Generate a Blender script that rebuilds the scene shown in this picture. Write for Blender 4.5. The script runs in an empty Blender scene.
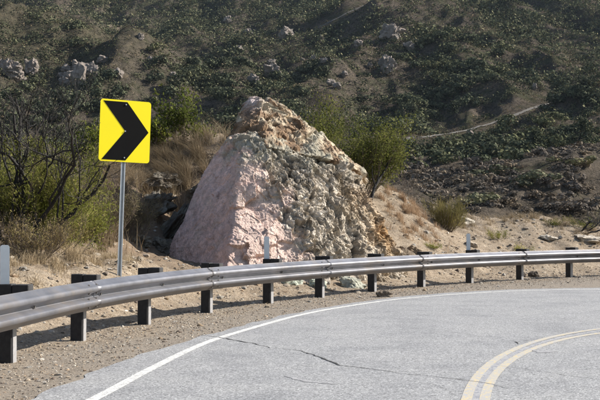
import bpy, bmesh, math, random
import numpy as np
from mathutils import Vector, Matrix

scene = bpy.context.scene
COL = scene.collection
random.seed(7)
RNG = np.random.default_rng(11)
R = math.radians

# ------------------------------------------------------------------ camera
F = 1100.0 / 600.0            # focal length in frame widths
CAM_H = 1.26
cam_data = bpy.data.cameras.new('camera')
cam = bpy.data.objects.new('camera', cam_data)
COL.objects.link(cam)
cam.location = (0, 0, CAM_H)
cam.rotation_euler = (R(90) + math.atan(25 / 1100), 0, 0)
cam_data.sensor_width = 36
cam_data.lens = 36 * F
cam_data.clip_start = 0.1
cam_data.clip_end = 3000
scene.camera = cam

# ------------------------------------------------------------------ light
SUN_AZ, SUN_EL = 15.0, 33.0
world = bpy.data.worlds.new('World')
scene.world = world
world.use_nodes = True
wn = world.node_tree.nodes
sky = wn.new('ShaderNodeTexSky')
sky.sky_type = 'NISHITA'
sky.sun_disc = False
sky.sun_elevation = R(SUN_EL)
sky.sun_rotation = R(90 - SUN_AZ)
wn['Background'].inputs['Strength'].default_value = 0.072
world.node_tree.links.new(sky.outputs[0], wn['Background'].inputs['Color'])
sun_d = bpy.data.lights.new('sun', 'SUN')
sun_d.energy = 4.6
sun_d.angle = R(0.5)
sun_d.color = (1.0, 0.95, 0.88)
sun = bpy.data.objects.new('sun', sun_d)
COL.objects.link(sun)
S = Vector((math.cos(R(SUN_EL)) * math.cos(R(SUN_AZ)), math.cos(R(SUN_EL)) * math.sin(R(SUN_AZ)), math.sin(R(SUN_EL))))
sun.rotation_euler = S.to_track_quat('Z', 'Y').to_euler()
scene.view_settings.view_transform = 'Standard'
scene.view_settings.look = 'None'
scene.view_settings.gamma = 1
scene.view_settings.exposure = 1.15
scene.cycles.volume_bounces = 0
scene.cycles.max_bounces = 6
scene.cycles.transparent_max_bounces = 8


# ------------------------------------------------------------------ numpy noise
def _hash(ix, iy, iz, seed):
    h = (ix * 374761393 + iy * 668265263 + iz * 2147483647 + seed * 144269504) & 0xffffffff
    h = ((h ^ (h >> 13)) * 1274126177) & 0xffffffff
    return (h ^ (h >> 16)) & 0xffffffff


_G = RNG.normal(size=(256, 3))
_G /= np.linalg.norm(_G, axis=1)[:, None]


def perlin(p, seed=0):
    p = np.asarray(p, float)
    i = np.floor(p).astype(np.int64)
    f = p - i
    u = f * f * f * (f * (f * 6 - 15) + 10)
    out = 0
    for dx in (0, 1):
        wx = u[:, 0] if dx else 1 - u[:, 0]
        for dy in (0, 1):
            wy = u[:, 1] if dy else 1 - u[:, 1]
            for dz in (0, 1):
                wz = u[:, 2] if dz else 1 - u[:, 2]
                g = _G[_hash(i[:, 0] + dx, i[:, 1] + dy, i[:, 2] + dz, seed) & 255]
                d = f - np.array([dx, dy, dz])
                out = out + wx * wy * wz * (g * d).sum(1)
    return out * 1.6


def fbm(p, octaves=4, seed=0, gain=0.5, lac=2.07):
    p = np.asarray(p, float)
    s, a, o = 0, 1.0, 0
    for k in range(octaves):
        s = s + a * perlin(p * (lac ** k) + 17.3 * k, seed + k)
        a *= gain
    return s


def ridged(p, octaves=4, seed=0, gain=0.5, lac=2.1):
    s, a = 0, 1.0
    for k in range(octaves):
        s = s + a * (1 - 2 * np.abs(perlin(p * (lac ** k) + 9.1 * k, seed + k)))
        a *= gain
    return s


_T4 = RNG.uniform(-1, 1, size=(4096, 7))


def facet(p, seed=0, tilt=1.0):
    """broken-rock relief: every cell is its own tilted plane, with sharp steps between them."""
    p = np.asarray(p, float)
    i = np.floor(p).astype(np.int64)
    best = np.full(len(p), 1e9)
    out = np.zeros(len(p))
    for dx in (-1, 0, 1):
        for dy in (-1, 0, 1):
            for dz in (-1, 0, 1):
                c = i + np.array([dx, dy, dz])
                t = _T4[_hash(c[:, 0], c[:, 1], c[:, 2], seed) & 4095]
                d = p - (c + .5 + .42 * t[:, :3])
                r = (d ** 2).sum(1)
                m = r < best
                best[m] = r[m]
                out[m] = (t[m, 6] * .5 + tilt * (d[m] * t[m, 3:6]).sum(1))
    return out


def smooth(a, b, x):
    t = np.clip((x - a) / (b - a), 0, 1)
    return t * t * (3 - 2 * t)


# ------------------------------------------------------------------ places
def P(px, py, d):
    """Point seen at photograph pixel (px, py) at depth d (metres)."""
    return np.array([(px - 300) / 1100 * d, d, CAM_H + (225 - py) / 1100 * d])


def G0(px, py):
    d = 1100 * CAM_H / (py - 225)
    return np.array([(px - 300) / 1100 * d, d])


def catmull(pts, n=12):
    pts = np.array(pts, float)
    ext = np.vstack([2 * pts[0] - pts[1], pts, 2 * pts[-1] - pts[-2]])
    out = []
    for k in range(1, len(ext) - 2):
        p0, p1, p2, p3 = ext[k - 1:k + 3]
        for t in np.arange(n) / n:
            out.append(0.5 * ((2 * p1) + (-p0 + p2) * t + (2 * p0 - 5 * p1 + 4 * p2 - p3) * t * t + (-p0 + 3 * p1 - 3 * p2 + p3) * t ** 3))
    out.append(ext[-2])
    return np.array(out)


def arclen(c):
    return np.concatenate([[0], np.cumsum(np.linalg.norm(np.diff(c, axis=0), axis=1))])


def along(c, s):
    L = arclen(c)
    s = np.atleast_1d(s)
    return np.stack([np.interp(s, L, c[:, k]) for k in range(c.shape[1])], 1)


# line of the posts (road side face of the posts)
RAIL = catmull([(-3.55, -6), (-3.45, 0), (-3.15, 5), (-2.70, 9.95), (-2.42, 12.0), (-1.98, 13.9), (-1.36, 15.8),
                (-.54, 17.55), (.34, 19.15), (1.32, 20.75), (2.42, 22.3), (3.65, 23.8), (4.98, 25.15), (6.42, 26.45),
                (8.0, 27.5), (9.9, 28.4), (14, 29.6), (22, 30.6), (40, 31)], 10) + np.array([.07, 0])


def seg_dist(c, x, y):
    """distance to polyline c and side (positive = left of its direction)."""
    best = np.full(x.shape, 1e9)
    side = np.zeros(x.shape)
    for a, b in zip(c[:-1], c[1:]):
        t = b - a
        L2 = (t ** 2).sum()
        u = np.clip(((x - a[0]) * t[0] + (y - a[1]) * t[1]) / L2, 0, 1)
        dx, dy = x - a[0] - u * t[0], y - a[1] - u * t[1]
        d = np.hypot(dx, dy)
        m = d < best
        best[m] = d[m]
        side[m] = np.sign(t[0] * dy - t[1] * dx)[m]
    return best * side


WHITE = catmull([(-2.15, -6), (-2.1, 0), (-1.85, 5), G0(95, 400), G0(150, 370.5), G0(200, 346.2), G0(240, 332.5), G0(300, 315.8),
                 G0(350, 306.5), G0(400, 299.6), G0(450, 295.3), G0(500, 292.2), G0(550, 290.6), G0(600, 289.8), (8.2, 21.55), (13, 21.7), (40, 21.8)], 8)
EDGE = catmull([(-2.8, -6), (-2.75, 0), (-2.45, 5), G0(30, 400), G0(100, 370), G0(150, 353), G0(200, 337.5), G0(240, 327),
                G0(300, 312.5), G0(350, 304), G0(400, 297.3), G0(450, 293.2), G0(500, 290.4), G0(550, 289), G0(600, 288.2), (8.2, 21.9), (13, 22.1), (40, 22.2)], 8)


# ------------------------------------------------------------------ terrain functions
class TPS:
    def __init__(s, pts, scale=10.0, reg=0.02):
        pts = np.array(pts, float)
        s.c = pts[:, :2] / scale
        s.sc = scale
        n = len(pts)
        K = s.k(s.c, s.c) + reg * np.eye(n)
        Q = np.hstack([np.ones((n, 1)), s.c])
        A = np.block([[K, Q], [Q.T, np.zeros((3, 3))]])
        s.w = np.linalg.solve(A, np.concatenate([pts[:, 2], np.zeros(3)]))

    def k(s, a, b):
        r2 = ((a[:, None, :] - b[None, :, :]) ** 2).sum(2)
        return 0.5 * r2 * np.log(r2 + 1e-9)

    def __call__(s, x, y):
        q = np.stack([x, y], 1) / s.sc
        out = np.empty(len(q))
        for i in range(0, len(q), 20000):
            qq = q[i:i + 20000]
            out[i:i + 20000] = s.k(qq, s.c) @ s.w[:-3] + s.w[-3] + qq @ s.w[-2:]
        return out


near_ctl = [P(*t) for t in [
    (50, 276, 15), (100, 262, 17), (119, 271, 16.2), (100, 305, 14.2), (10, 282, 13.5), (40, 240, 19.5), (60, 205, 24), (20, 200, 27),
    (-40, 200, 26), (-60, 240, 18), (90, 205, 23.5), (130, 172, 25), (150, 152, 27), (180, 146, 27.5), (205, 142, 27.5), (240, 145, 27.5),
    (150, 172, 26.9), (150, 218, 25.5), (165, 238, 24.6), (180, 262, 21.5), (172, 255, 22.8), (130, 236, 23.3), (120, 256, 20.0), (112, 238, 21.0), (150, 266, 19.6), (195, 195, 26.2), (200, 270, 20.8), (240, 276, 20.5), (300, 283, 20.8),
    (350, 276, 22), (392, 262, 23), (300, 180, 28), (350, 190, 29), (420, 262, 25), (420, 240, 27), (405, 214, 28.5), (395, 192, 30),
    (440, 226, 30.5), (470, 221, 32), (500, 218, 33), (540, 219.5, 33), (570, 224, 32.5), (600, 232, 32.5), (600, 258, 30), (500, 248, 29.5),
    (540, 262, 28.8), (470, 262, 27.2), (650, 240, 34), (700, 244, 36), (650, 262, 31.5)]]
near_ctl += [np.array(t) for t in [
    (-10, 0, 2.5), (-7, 8, 1.4), (-9, 16, 1.9), (-16, 8, 4), (-14, 22, 2.2), (-18, 30, -1), (-9, 34, 0.2), (-4, 34, 1.0), (0, 34, 1.2), (4, 38, -0.6),
    (-10, 44, -5.5), (-2, 46, -5), (8, 46, -4.6), (16, 46, -4), (26, 44, -2), (-24, 44, -7), (36, 42, -1), (-14, 60, -12), (0, 60, -12), (14, 60, -11),
    (30, 60, -10), (-30, 60, -13), (46, 60, -9), (-22, 6, 5), (-22, 20, 3), (20, 37, .4), (30, 36, 0.6)]]
for q in RAIL[25::8]:
    if q[0] < 26:
        near_ctl.append(np.array([q[0], q[1], 0.0]))
T_near = TPS(near_ctl, 10, 0.004)

far_ctl = [P(*t) for t in [
    # mid spur on the right
    (640, 146, 122), (600, 152, 116), (560, 157, 113), (520, 164, 110), (470, 173, 107), (430, 182, 104), (380, 194, 100), (330, 210, 98),
    (620, 190, 96), (560, 200, 94), (500, 205, 92), (430, 212, 88), (380, 222, 84), (760, 140, 130), (760, 190, 96),
    (600, 165, 140), (520, 174, 135), (430, 186, 128), (760, 160, 145), (350, 200, 125),
    # main hill on the right and middle
    (640, 148, 172), (560, 148, 168), (480, 150, 168), (400, 150, 165), (320, 150, 165), (240, 150, 170), (160, 150, 168), (80, 150, 172), (0, 150, 175),
    (640, 100, 250), (540, 100, 245), (450, 105, 240), (360, 105, 250), (280, 112, 250), (200, 120, 235), (120, 110, 225), (40, 110, 220), (-20, 105, 220),
    (640, 50, 345), (560, 50, 340), (480, 48, 330), (400, 40, 320), (340, 60, 345), (280, 78, 330), (230, 82, 310),
    (640, 0, 450), (560, 2, 445), (480, -2, 430), (430, 5, 400), (370, 8, 370), (335, 20, 365), (300, 38, 370), (260, 58, 350),
    (640, -60, 560), (500, -60, 550), (400, -60, 540), (300, -50, 600), (330, 18, 470), (290, 30, 460),
    # left rounded spur and what is behind
    (0, 22, 300), (55, 17, 300), (100, 30, 295), (140, 50, 285), (180, 66, 275), (-60, 40, 300), (0, 62, 255), (70, 66, 255), (120, 80, 250),
    (0, 40, 360), (60, 34, 365), (110, 40, 360), (160, 55, 345), (210, 60, 370), (250, 40, 430), (200, 36, 440), (140, 20, 450), (60, 14, 450), (0, 6, 450),
    (0, -25, 620), (100, -30, 640), (200, -25, 600), (-100, 60, 240), (-100, 0, 380), (760, 60, 330), (760, -20, 480), (760, 110, 230), (-150, -30, 620), (800, -60, 600)]]
for x in (-60, -30, 0, 30, 60):
    far_ctl.append(np.array([x, 60.0, -12.0 + 0.03 * x]))
    far_ctl.append(np.array([x * 1.2, 74.0, -13.0 + 0.05 * x]))
T_far = TPS(far_ctl, 60, 0.002)
trail_xy = []


def h_near(x, y):
    x = np.asarray(x, float).ravel()
    y = np.asarray(y, float).ravel()
    d = seg_dist(RAIL, x, y)
    e = seg_dist(EDGE, x, y)
    t = T_near(x, y)
    w = smooth(0.15, 1.8, d)
    rough = fbm(np.stack([x * .9, y * .9, x * 0], 1), 5, 3) * .13 + np.abs(fbm(np.stack([x * 4.5, y * 4.5, x * 0], 1), 4, 8)) * .05
    # outcrop shelves on the shaded bank left of the boulder
    sh = np.exp(-(((x + 3.4) / 1.3) ** 2 + ((y - 24.8) / 1.4) ** 2))
    st = ridged(np.stack([(x * .8 + y * .35) * 1.1, (y * .8 - x * .35) * .45, x * 0 + 4], 1), 4, 21) * .13
    z = t * w + rough * w + sh * st
    shoulder = fbm(np.stack([x * 3, y * 3, x * 0], 1), 4, 5) * .012
    z = z + shoulder * (1 - w)
    z = z - 0.05 * smooth(-.05, -.3, e)
    return z


def h_far(x, y):
    x = np.asarray(x, float).ravel()
    y = np.asarray(y, float).ravel()
    z = T_far(x, y)
    k = smooth(120, 230, y)
    g = ridged(np.stack([x / 46 + .15 * np.sin(y / 60), y / 130, x * 0], 1), 4, 31, .5)
    calm = np.ones(len(x))
    for c, w in trail_xy:
        near = (np.abs(y - c[:, 1].mean()) < 90)
        if near.any():
            calm[near] *= 1 - .85 * np.exp(-(seg_dist(c[::3], x[near], y[near]) / 7.0) ** 2)
    k = k * calm
    z = z + k * (1 - 2 * np.abs(perlin(np.stack([x / 75 + y / 190, y / 260 - x / 400, x * 0 + 7], 1), 83)) - .45) * 5.5
    z = z + k * (g - .9) * 6.2 + k * fbm(np.stack([x / 25, y / 25, x * 0], 1), 4, 41) * 2.0
    k2 = smooth(62, 90, y) * (1 - smooth(120, 230, y))
    z = z + k2 * (ridged(np.stack([x / 17, y / 30, x * 0], 1), 4, 51, .5) - .9) * 1.1 + k2 * fbm(np.stack([x / 4, y / 4, x * 0], 1), 3, 61) * .25
    return z


def hit(px, py, which='far', d0=None, d1=None):
    """where the sight line through a photograph pixel meets the terrain."""
    d0 = d0 or (9 if which == 'near' else 76)
    d1 = d1 or (45 if which == 'near' else 640)
    d = np.geomspace(d0, d1, 900)
    x = (px - 300) / 1100 * d
    z = CAM_H + (225 - py) / 1100 * d
    h = (T_far if which == 'smooth' else h_far if which == 'far' else h_near)(x, d)
    m = np.nonzero(h >= z)[0]
    i = m[0] if len(m) else len(d) - 1
    return np.array([x[i], d[i], h[i]])


# pale tracks on the hillside
TRAILS = [([(385, 146), (420, 140), (455, 131), (490, 122), (520, 113), (560, 104), (600, 97), (640, 92)], .55),
          ([(300, 38), (318, 29), (334, 21), (352, 13), (372, 6)], .5)]
for pts, w in TRAILS:
    pts = catmull(pts, 6)
    c = np.array([hit(px, py, 'smooth', 140) for px, py in pts])
    # keep the depth continuous
    c[:, 1] = np.polyval(np.polyfit(pts[:, 0], c[:, 1], 3), pts[:, 0])
    c[:, 0] = (pts[:, 0] - 300) / 1100 * c[:, 1]
    trail_xy.append((c[:, :2], w))

# ------------------------------------------------------------------ mesh helpers
def np_mesh(name, V, Fc, smooth_=False, attrs=None):
    V = np.asarray(V, np.float32)
    Fc = np.asarray(Fc, np.int32)
    me = bpy.data.meshes.new(name)
    k = Fc.shape[1]
    me.vertices.add(len(V))
    me.vertices.foreach_set('co', V.ravel())
    me.loops.add(Fc.size)
    me.loops.foreach_set('vertex_index', Fc.ravel())
    me.polygons.add(len(Fc))
    me.polygons.foreach_set('loop_start', np.arange(len(Fc), dtype=np.int32) * k)
    me.polygons.foreach_set('use_smooth', np.full(len(Fc), smooth_))
    me.update(calc_edges=True)
    for an, (dom, val) in (attrs or {}).items():
        val = np.asarray(val, np.float32)
        if val.ndim == 1:
            a = me.attributes.new(an, 'FLOAT', dom)
            a.data.foreach_set('value', val)
        else:
            a = me.attributes.new(an, 'FLOAT_COLOR', dom)
            a.data.foreach_set('color', np.hstack([val, np.ones((len(val), 1), np.float32)]).ravel())
    return me


def link(name, me, mat=None, parent=None, **props):
    o = bpy.data.objects.new(name, me)
    COL.objects.link(o)
    if mat is not None and me is not None and len(me.materials) == 0:
        me.materials.append(mat)
    if parent is not None:
        o.parent = parent
    for k, v in props.items():
        if v:
            o[k] = v
    return o


def empty(name, loc, label, cat, group=None):
    o = bpy.data.objects.new(name, None)
    COL.objects.link(o)
    o.location = loc
    o.empty_display_size = .2
    o['label'] = label
    o['category'] = cat
    if group:
        o['group'] = group
    return o


def grid_faces(nu, nv):
    a = np.arange(nu * nv).reshape(nv, nu)
    return np.stack([a[:-1, :-1].ravel(), a[:-1, 1:].ravel(), a[1:, 1:].ravel(), a[1:, :-1].ravel()], 1)


def bm_mesh(name, build, bevel=0.0, seg=1, smooth_=False):
    bm = bmesh.new()
    build(bm)
    if bevel:
        bmesh.ops.bevel(bm, geom=bm.edges[:], offset=bevel, segments=seg, affect='EDGES', profile=.5)
    bmesh.ops.recalc_face_normals(bm, faces=bm.faces[:])
    me = bpy.data.meshes.new(name)
    bm.to_mesh(me)
    bm.free()
    if smooth_:
        for p in me.polygons:
            p.use_smooth = True
    return me


def add_box(bm, c, s, rz=0):
    m = Matrix.Translation(c) @ Matrix.Rotation(rz, 4, 'Z') @ Matrix.Diagonal((*s, 1))
    bmesh.ops.create_cube(bm, size=1, matrix=m)


# ------------------------------------------------------------------ materials
def mat(name):
    m = bpy.data.materials.new(name)
    m.use_nodes = True
    nt = m.node_tree
    return m, nt, nt.nodes['Principled BSDF']


def N(nt, t, **kw):
    n = nt.nodes.new(t)
    for k, v in kw.items():
        if k in n.inputs:
            n.inputs[k].default_value = v
        else:
            setattr(n, k, v)
    return n


def ramp(nt, src, stops, interp='LINEAR'):
    r = nt.nodes.new('ShaderNodeValToRGB')
    r.color_ramp.interpolation = interp
    el = r.color_ramp.elements
    while len(el) < len(stops):
        el.new(.5)
    for e, (p, c) in zip(el, stops):
        e.position = p
        e.color = (*c, 1) if len(c) == 3 else c
    nt.links.new(src, r.inputs[0])
    return r.outputs[0]


def mixc(nt, fac, a, b, mode='MIX'):
    m = nt.nodes.new('ShaderNodeMix')
    m.data_type = 'RGBA'
    m.blend_type = mode
    for s, i in ((fac, 0), (a, 6), (b, 7)):
        if isinstance(s, (int, float)):
            m.inputs[i].default_value = s
        elif isinstance(s, tuple):
            m.inputs[i].default_value = (*s, 1)
        else:
            nt.links.new(s, m.inputs[i])
    return m.outputs[2]


def noise(nt, scale, detail=4, rough=.55, vec=None, dist=0):
    n = N(nt, 'ShaderNodeTexNoise', Scale=scale, Detail=detail, Roughness=rough, Distortion=dist)
    if vec is None:
        tc = N(nt, 'ShaderNodeTexCoord')
        vec = tc.outputs['Object']
    nt.links.new(vec, n.inputs['Vector'])
    return n.outputs['Fac']


def bump(nt, bsdf, height, dist, strength=1.0):
    b = N(nt, 'ShaderNodeBump', Distance=dist, Strength=strength)
    nt.links.new(height, b.inputs['Height'])
    nt.links.new(b.outputs[0], bsdf.inputs['Normal'])
    return b


def vor(nt, scale, feature='F1', out='Distance', vec=None):
    n = nt.nodes.new('ShaderNodeTexVoronoi')
    n.feature = feature
    n.inputs['Scale'].default_value = scale
    if vec is None:
        vec = N(nt, 'ShaderNodeTexCoord').outputs['Object']
    nt.links.new(vec, n.inputs['Vector'])
    return n.outputs[out]


def M_ground():
    m, nt, b = mat('sandy_soil')
    big = noise(nt, .9, 5, .6)
    col = ramp(nt, big, [(.3, (.14, .102, .07)), (.5, (.22, .168, .118)), (.7, (.31, .25, .18))])
    mid = noise(nt, 7, 6, .7)
    col = mixc(nt, .55, col, ramp(nt, mid, [(.3, (.2, .15, .1)), (.5, (.30, .245, .18)), (.72, (.50, .43, .34))]), 'MIX')
    v = vor(nt, 55, 'F1', 'Color')
    sep = N(nt, 'ShaderNodeSeparateColor')
    nt.links.new(v, sep.inputs[0])
    grit = ramp(nt, sep.outputs[0], [(0, (.42, .40, .38)), (.25, (.8, .78, .74)), (.6, (1, 1, 1)), (1, (1.25, 1.22, 1.15))])
    col = mixc(nt, .8, col, grit, 'MULTIPLY')
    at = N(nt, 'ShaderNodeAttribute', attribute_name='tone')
    # tone 0 = pale trodden shoulder gravel, 1 = ochre bank, 2 = dark brown humus and painted bank shade
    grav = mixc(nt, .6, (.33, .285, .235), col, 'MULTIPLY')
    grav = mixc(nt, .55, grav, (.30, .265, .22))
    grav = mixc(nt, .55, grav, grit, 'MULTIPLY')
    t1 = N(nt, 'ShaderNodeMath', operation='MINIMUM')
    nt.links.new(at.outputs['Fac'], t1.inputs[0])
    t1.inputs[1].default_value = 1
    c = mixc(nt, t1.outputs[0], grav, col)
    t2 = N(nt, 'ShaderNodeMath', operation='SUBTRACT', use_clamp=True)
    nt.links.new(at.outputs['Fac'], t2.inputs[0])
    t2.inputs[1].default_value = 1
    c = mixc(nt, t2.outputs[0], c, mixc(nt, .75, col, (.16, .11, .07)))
    nt.links.new(c, b.inputs['Base Color'])
    b.inputs['Roughness'].default_value = .95
    b.inputs['Specular IOR Level'].default_value = .2
    hh = N(nt, 'ShaderNodeMath', operation='ADD')
    nt.links.new(noise(nt, 28, 5, .75), hh.inputs[0])
    nt.links.new(sep.outputs[1], hh.inputs[1])
    bump(nt, b, hh.outputs[0], .02, .9)
    return m


def M_asphalt():
    m, nt, b = mat('worn_asphalt')
    tc = N(nt, 'ShaderNodeTexCoord').outputs['Object']
    v = vor(nt, 95, 'F1', 'Color', tc)
    sep = N(nt, 'ShaderNodeSeparateColor')
    nt.links.new(v, sep.inputs[0])
    agg = ramp(nt, sep.outputs[0], [(0, (.09, .09, .09)), (.15, (.19, .19, .19)), (.6, (.275, .275, .275)), (.9, (.35, .35, .348)), (1, (.52, .52, .51))])
    fine = ramp(nt, noise(nt, 240, 3, .7, tc), [(.3, (.72, .72, .72)), (.7, (1.2, 1.2, 1.2))])
    c = mixc(nt, .8, agg, fine, 'MULTIPLY')
    blot = ramp(nt, noise(nt, 1.1, 5, .6, tc), [(.3, (.78, .785, .80)), (.5, (1, 1, 1)), (.7, (1.08, 1.075, 1.06))])
    c = mixc(nt, 1.0, c, blot, 'MULTIPLY')
    bl2 = ramp(nt, noise(nt, 9, 5, .7, tc), [(.3, (.87, .87, .88)), (.65, (1.06, 1.06, 1.05))])
    c = mixc(nt, .8, c, bl2, 'MULTIPLY')
    nt.links.new(c, b.inputs['Base Color'])
    b.inputs['Roughness'].default_value = .88
    b.inputs['Specular IOR Level'].default_value = .3
    bump(nt, b, sep.outputs[1], .006, .6)
    return m


def M_paint(name, col, wear):
    m, nt, b = mat(name)
    tc = N(nt, 'ShaderNodeTexCoord').outputs['Object']
    v = vor(nt, 95, 'F1', 'Color', tc)
    sep = N(nt, 'ShaderNodeSeparateColor')
    nt.links.new(v, sep.inputs[0])
    f1 = noise(nt, 16, 6, .75, tc)
    add = N(nt, 'ShaderNodeMath', operation='ADD')
    nt.links.new(f1, add.inputs[0])
    mul = N(nt, 'ShaderNodeMath', operation='MULTIPLY')
    nt.links.new(sep.outputs[0], mul.inputs[0])
    mul.inputs[1].default_value = .32
    nt.links.new(mul.outputs[0], add.inputs[1])
    fac = ramp(nt, add.outputs[0], [(.62 - wear, (0, 0, 0)), (.78 - wear * .6, (1, 1, 1))])
    c = mixc(nt, fac, col, (.34, .335, .33))
    nt.links.new(c, b.inputs['Base Color'])
    b.inputs['Roughness'].default_value = .75
    bump(nt, b, sep.outputs[1], .004, .5)
    return m


def M_plain(name, col, rough=.6, metal=0.0, var=.25, scale=8, bmp=0.0, dirt=None):
    m, nt, b = mat(name)
    n = noise(nt, scale, 6, .65)
    lo = tuple(c * (1 - var) for c in col)
    hi = tuple(min(1, c * (1 + var)) for c in col)
    c = ramp(nt, n, [(.3, lo), (.7, hi)])
    if dirt:
        d = ramp(nt, noise(nt, scale * .6, 7, .75), [(.5, (0, 0, 0)), (.72, (1, 1, 1))])
        c = mixc(nt, d, c, dirt)
    nt.links.new(c, b.inputs['Base Color'])
    b.inputs['Roughness'].default_value = rough
    b.inputs['Metallic'].default_value = metal
    if bmp:
        bump(nt, b, noise(nt, scale * 4, 5, .7), bmp, .8)
    return m


def M_leaf(name, cols, trans=.35, rnd=True):
    """two-sided leaf: diffuse + translucent, colour from the face attribute and the object's own random."""
    m = bpy.data.materials.new(name)
    m.use_nodes = True
    nt = m.node_tree
    nt.nodes.remove(nt.nodes['Principled BSDF'])
    out = nt.nodes['Material Output']
    at = N(nt, 'ShaderNodeAttribute', attribute_name='tint')
    c = ramp(nt, at.outputs['Fac'], [(k / (len(cols) - 1), col) for k, col in enumerate(cols)])
    if rnd:
        oi = N(nt, 'ShaderNodeObjectInfo')
        v = ramp(nt, oi.outputs['Random'], [(0, (.7, .72, .75)), (.5, (1, 1, 1)), (1, (1.3, 1.22, 1.05))])
        c = mixc(nt, 1.0, c, v, 'MULTIPLY')
    d = N(nt, 'ShaderNodeBsdfDiffuse')
    t = N(nt, 'ShaderNodeBsdfTranslucent')
    nt.links.new(c, d.inputs['Color'])
    nt.links.new(c, t.inputs['Color'])
    mx = nt.nodes.new('ShaderNodeMixShader')
    mx.inputs[0].default_value = trans
    nt.links.new(d.outputs[0], mx.inputs[1])
    nt.links.new(t.outputs[0], mx.inputs[2])
    nt.links.new(mx.outputs[0], out.inputs['Surface'])
    return m


def M_rock(name, amp=.03, scale=1.0):
    """vertex attribute col gives the mineral colour; nodes add grain, lichen and fine relief."""
    m, nt, b = mat(name)
    at = N(nt, 'ShaderNodeAttribute', attribute_name='col')
    c = at.outputs['Color']
    g = ramp(nt, noise(nt, 9 * scale, 8, .75), [(.28, (.5, .49, .47)), (.5, (.98, .98, .98)), (.72, (1.4, 1.38, 1.34))])
    c = mixc(nt, .85, c, g, 'MULTIPLY')
    sp = ramp(nt, noise(nt, 42 * scale, 5, .75), [(.33, (.42, .40, .38)), (.46, (1, 1, 1)), (.64, (1, 1, 1)), (.74, (1.35, 1.35, 1.3))])
    c = mixc(nt, .7, c, sp, 'MULTIPLY')
    cr = ramp(nt, vor(nt, 3.1 * scale, 'DISTANCE_TO_EDGE'), [(0, (.45, .42, .4)), (.025, (1, 1, 1))])
    c = mixc(nt, .35, c, cr, 'MULTIPLY')
    nt.links.new(c, b.inputs['Base Color'])
    b.inputs['Roughness'].default_value = .92
    b.inputs['Specular IOR Level'].default_value = .25
    hh = N(nt, 'ShaderNodeMath', operation='ADD')
    nt.links.new(noise(nt, 14 * scale, 9, .78), hh.inputs[0])
    n2 = N(nt, 'ShaderNodeMath', operation='MULTIPLY')
    nt.links.new(noise(nt, 55 * scale, 5, .8), n2.inputs[0])
    n2.inputs[1].default_value = .35
    nt.links.new(n2.outputs[0], hh.inputs[1])
    bump(nt, b, hh.outputs[0], amp / scale * 2, .9)
    return m


def M_hill():
    m, nt, b = mat('dry_hill_soil')
    tc = N(nt, 'ShaderNodeTexCoord').outputs['Object']
    n1 = ramp(nt, noise(nt, .035, 6, .65, tc), [(.3, (.062, .053, .044)), (.5, (.10, .084, .068)), (.7, (.15, .124, .10))])
    n2 = ramp(nt, noise(nt, .45, 7, .75, tc), [(.33, (.35, .36, .33)), (.52, (1, 1, 1)), (.7, (1.5, 1.42, 1.3))])
    c = mixc(nt, .9, n1, n2, 'MULTIPLY')
    n3 = ramp(nt, noise(nt, 2.2, 5, .8, tc), [(.38, (.18, .2, .17)), (.5, (1, 1, 1)), (.66, (1.5, 1.45, 1.35))])
    c = mixc(nt, .8, c, n3, 'MULTIPLY')
    g = ramp(nt, noise(nt, .09, 5, .7, tc), [(.48, (0, 0, 0)), (.62, (1, 1, 1))])
    c = mixc(nt, g, c, mixc(nt, .6, c, (.05, .06, .028)))
    sk = N(nt, 'ShaderNodeAttribute', attribute_name='grassy')
    c = mixc(nt, sk.outputs['Fac'], c, mixc(nt, .85, (.095, .085, .058), n2, 'MULTIPLY'))
    sa = N(nt, 'ShaderNodeAttribute', attribute_name='spur')
    c = mixc(nt, sa.outputs['Fac'], c, mixc(nt, .85, (.16, .135, .108), n2, 'MULTIPLY'))
    nt.links.new(c, b.inputs['Base Color'])
    b.inputs['Roughness'].default_value = 1
    b.inputs['Specular IOR Level'].default_value = 0
    hh = N(nt, 'ShaderNodeMath', operation='ADD')
    nt.links.new(noise(nt, .8, 8, .75, tc), hh.inputs[0])
    nt.links.new(noise(nt, 3.5, 4, .75, tc), hh.inputs[1])
    bump(nt, b, hh.outputs[0], .9, .8)
    return m


MAT_GROUND = M_ground()
MAT_ASPH = M_asphalt()
MAT_WHITE = M_paint('worn_white_paint', (.72, .71, .65), .06)
MAT_YELLOW = M_paint('worn_yellow_paint', (.52, .41, .20), .14)
MAT_BETWEEN = M_paint('dark_tar_between_lines', (.16, .165, .19), .12)
MAT_CRACK = M_plain('crack_dark', (.025, .024, .022), .95, var=.5, scale=30)
MAT_STAIN = M_paint('faded_tyre_stain', (.22, .215, .215), .02)
MAT_HILL = M_hill()
MAT_TRAIL = M_plain('pale_trail_soil', (.105, .092, .075), 1, var=.35, scale=.5)
MAT_GALV = M_plain('galvanised_steel', (.155, .155, .168), .45, .65, .3, 2.2, .0008, dirt=(.20, .175, .155))
MAT_BOLT = M_plain('dull_bolt_steel', (.12, .11, .10), .6, .5, .3, 40)
MAT_POST = M_plain('creosoted_timber', (.022, .021, .021), .8, 0, .5, 14, .003)
MAT_FLANGE = M_plain('weathered_post_plate', (.24, .235, .235), .7, .1, .2, 18, dirt=(.22, .19, .16))
MAT_PLATE = M_plain('delineator_white', (.60, .64, .66), .5, 0, .08, 10)
MAT_SYEL = M_plain('sign_yellow', (.98, .82, .0), .35, 0, .015, 3)
MAT_SBLK = M_plain('sign_black', (.006, .006, .006), .8, 0, .2, 5)
MAT_SPOST = M_plain('sign_post_steel', (.42, .45, .47), .5, .35, .12, 12)
MAT_ROCK = M_rock('weathered_boulder', .016)
MAT_STONE = M_rock('loose_stone', .01, 2)
MAT_FARROCK = M_rock('pale_hill_boulder', .12, .25)
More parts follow.
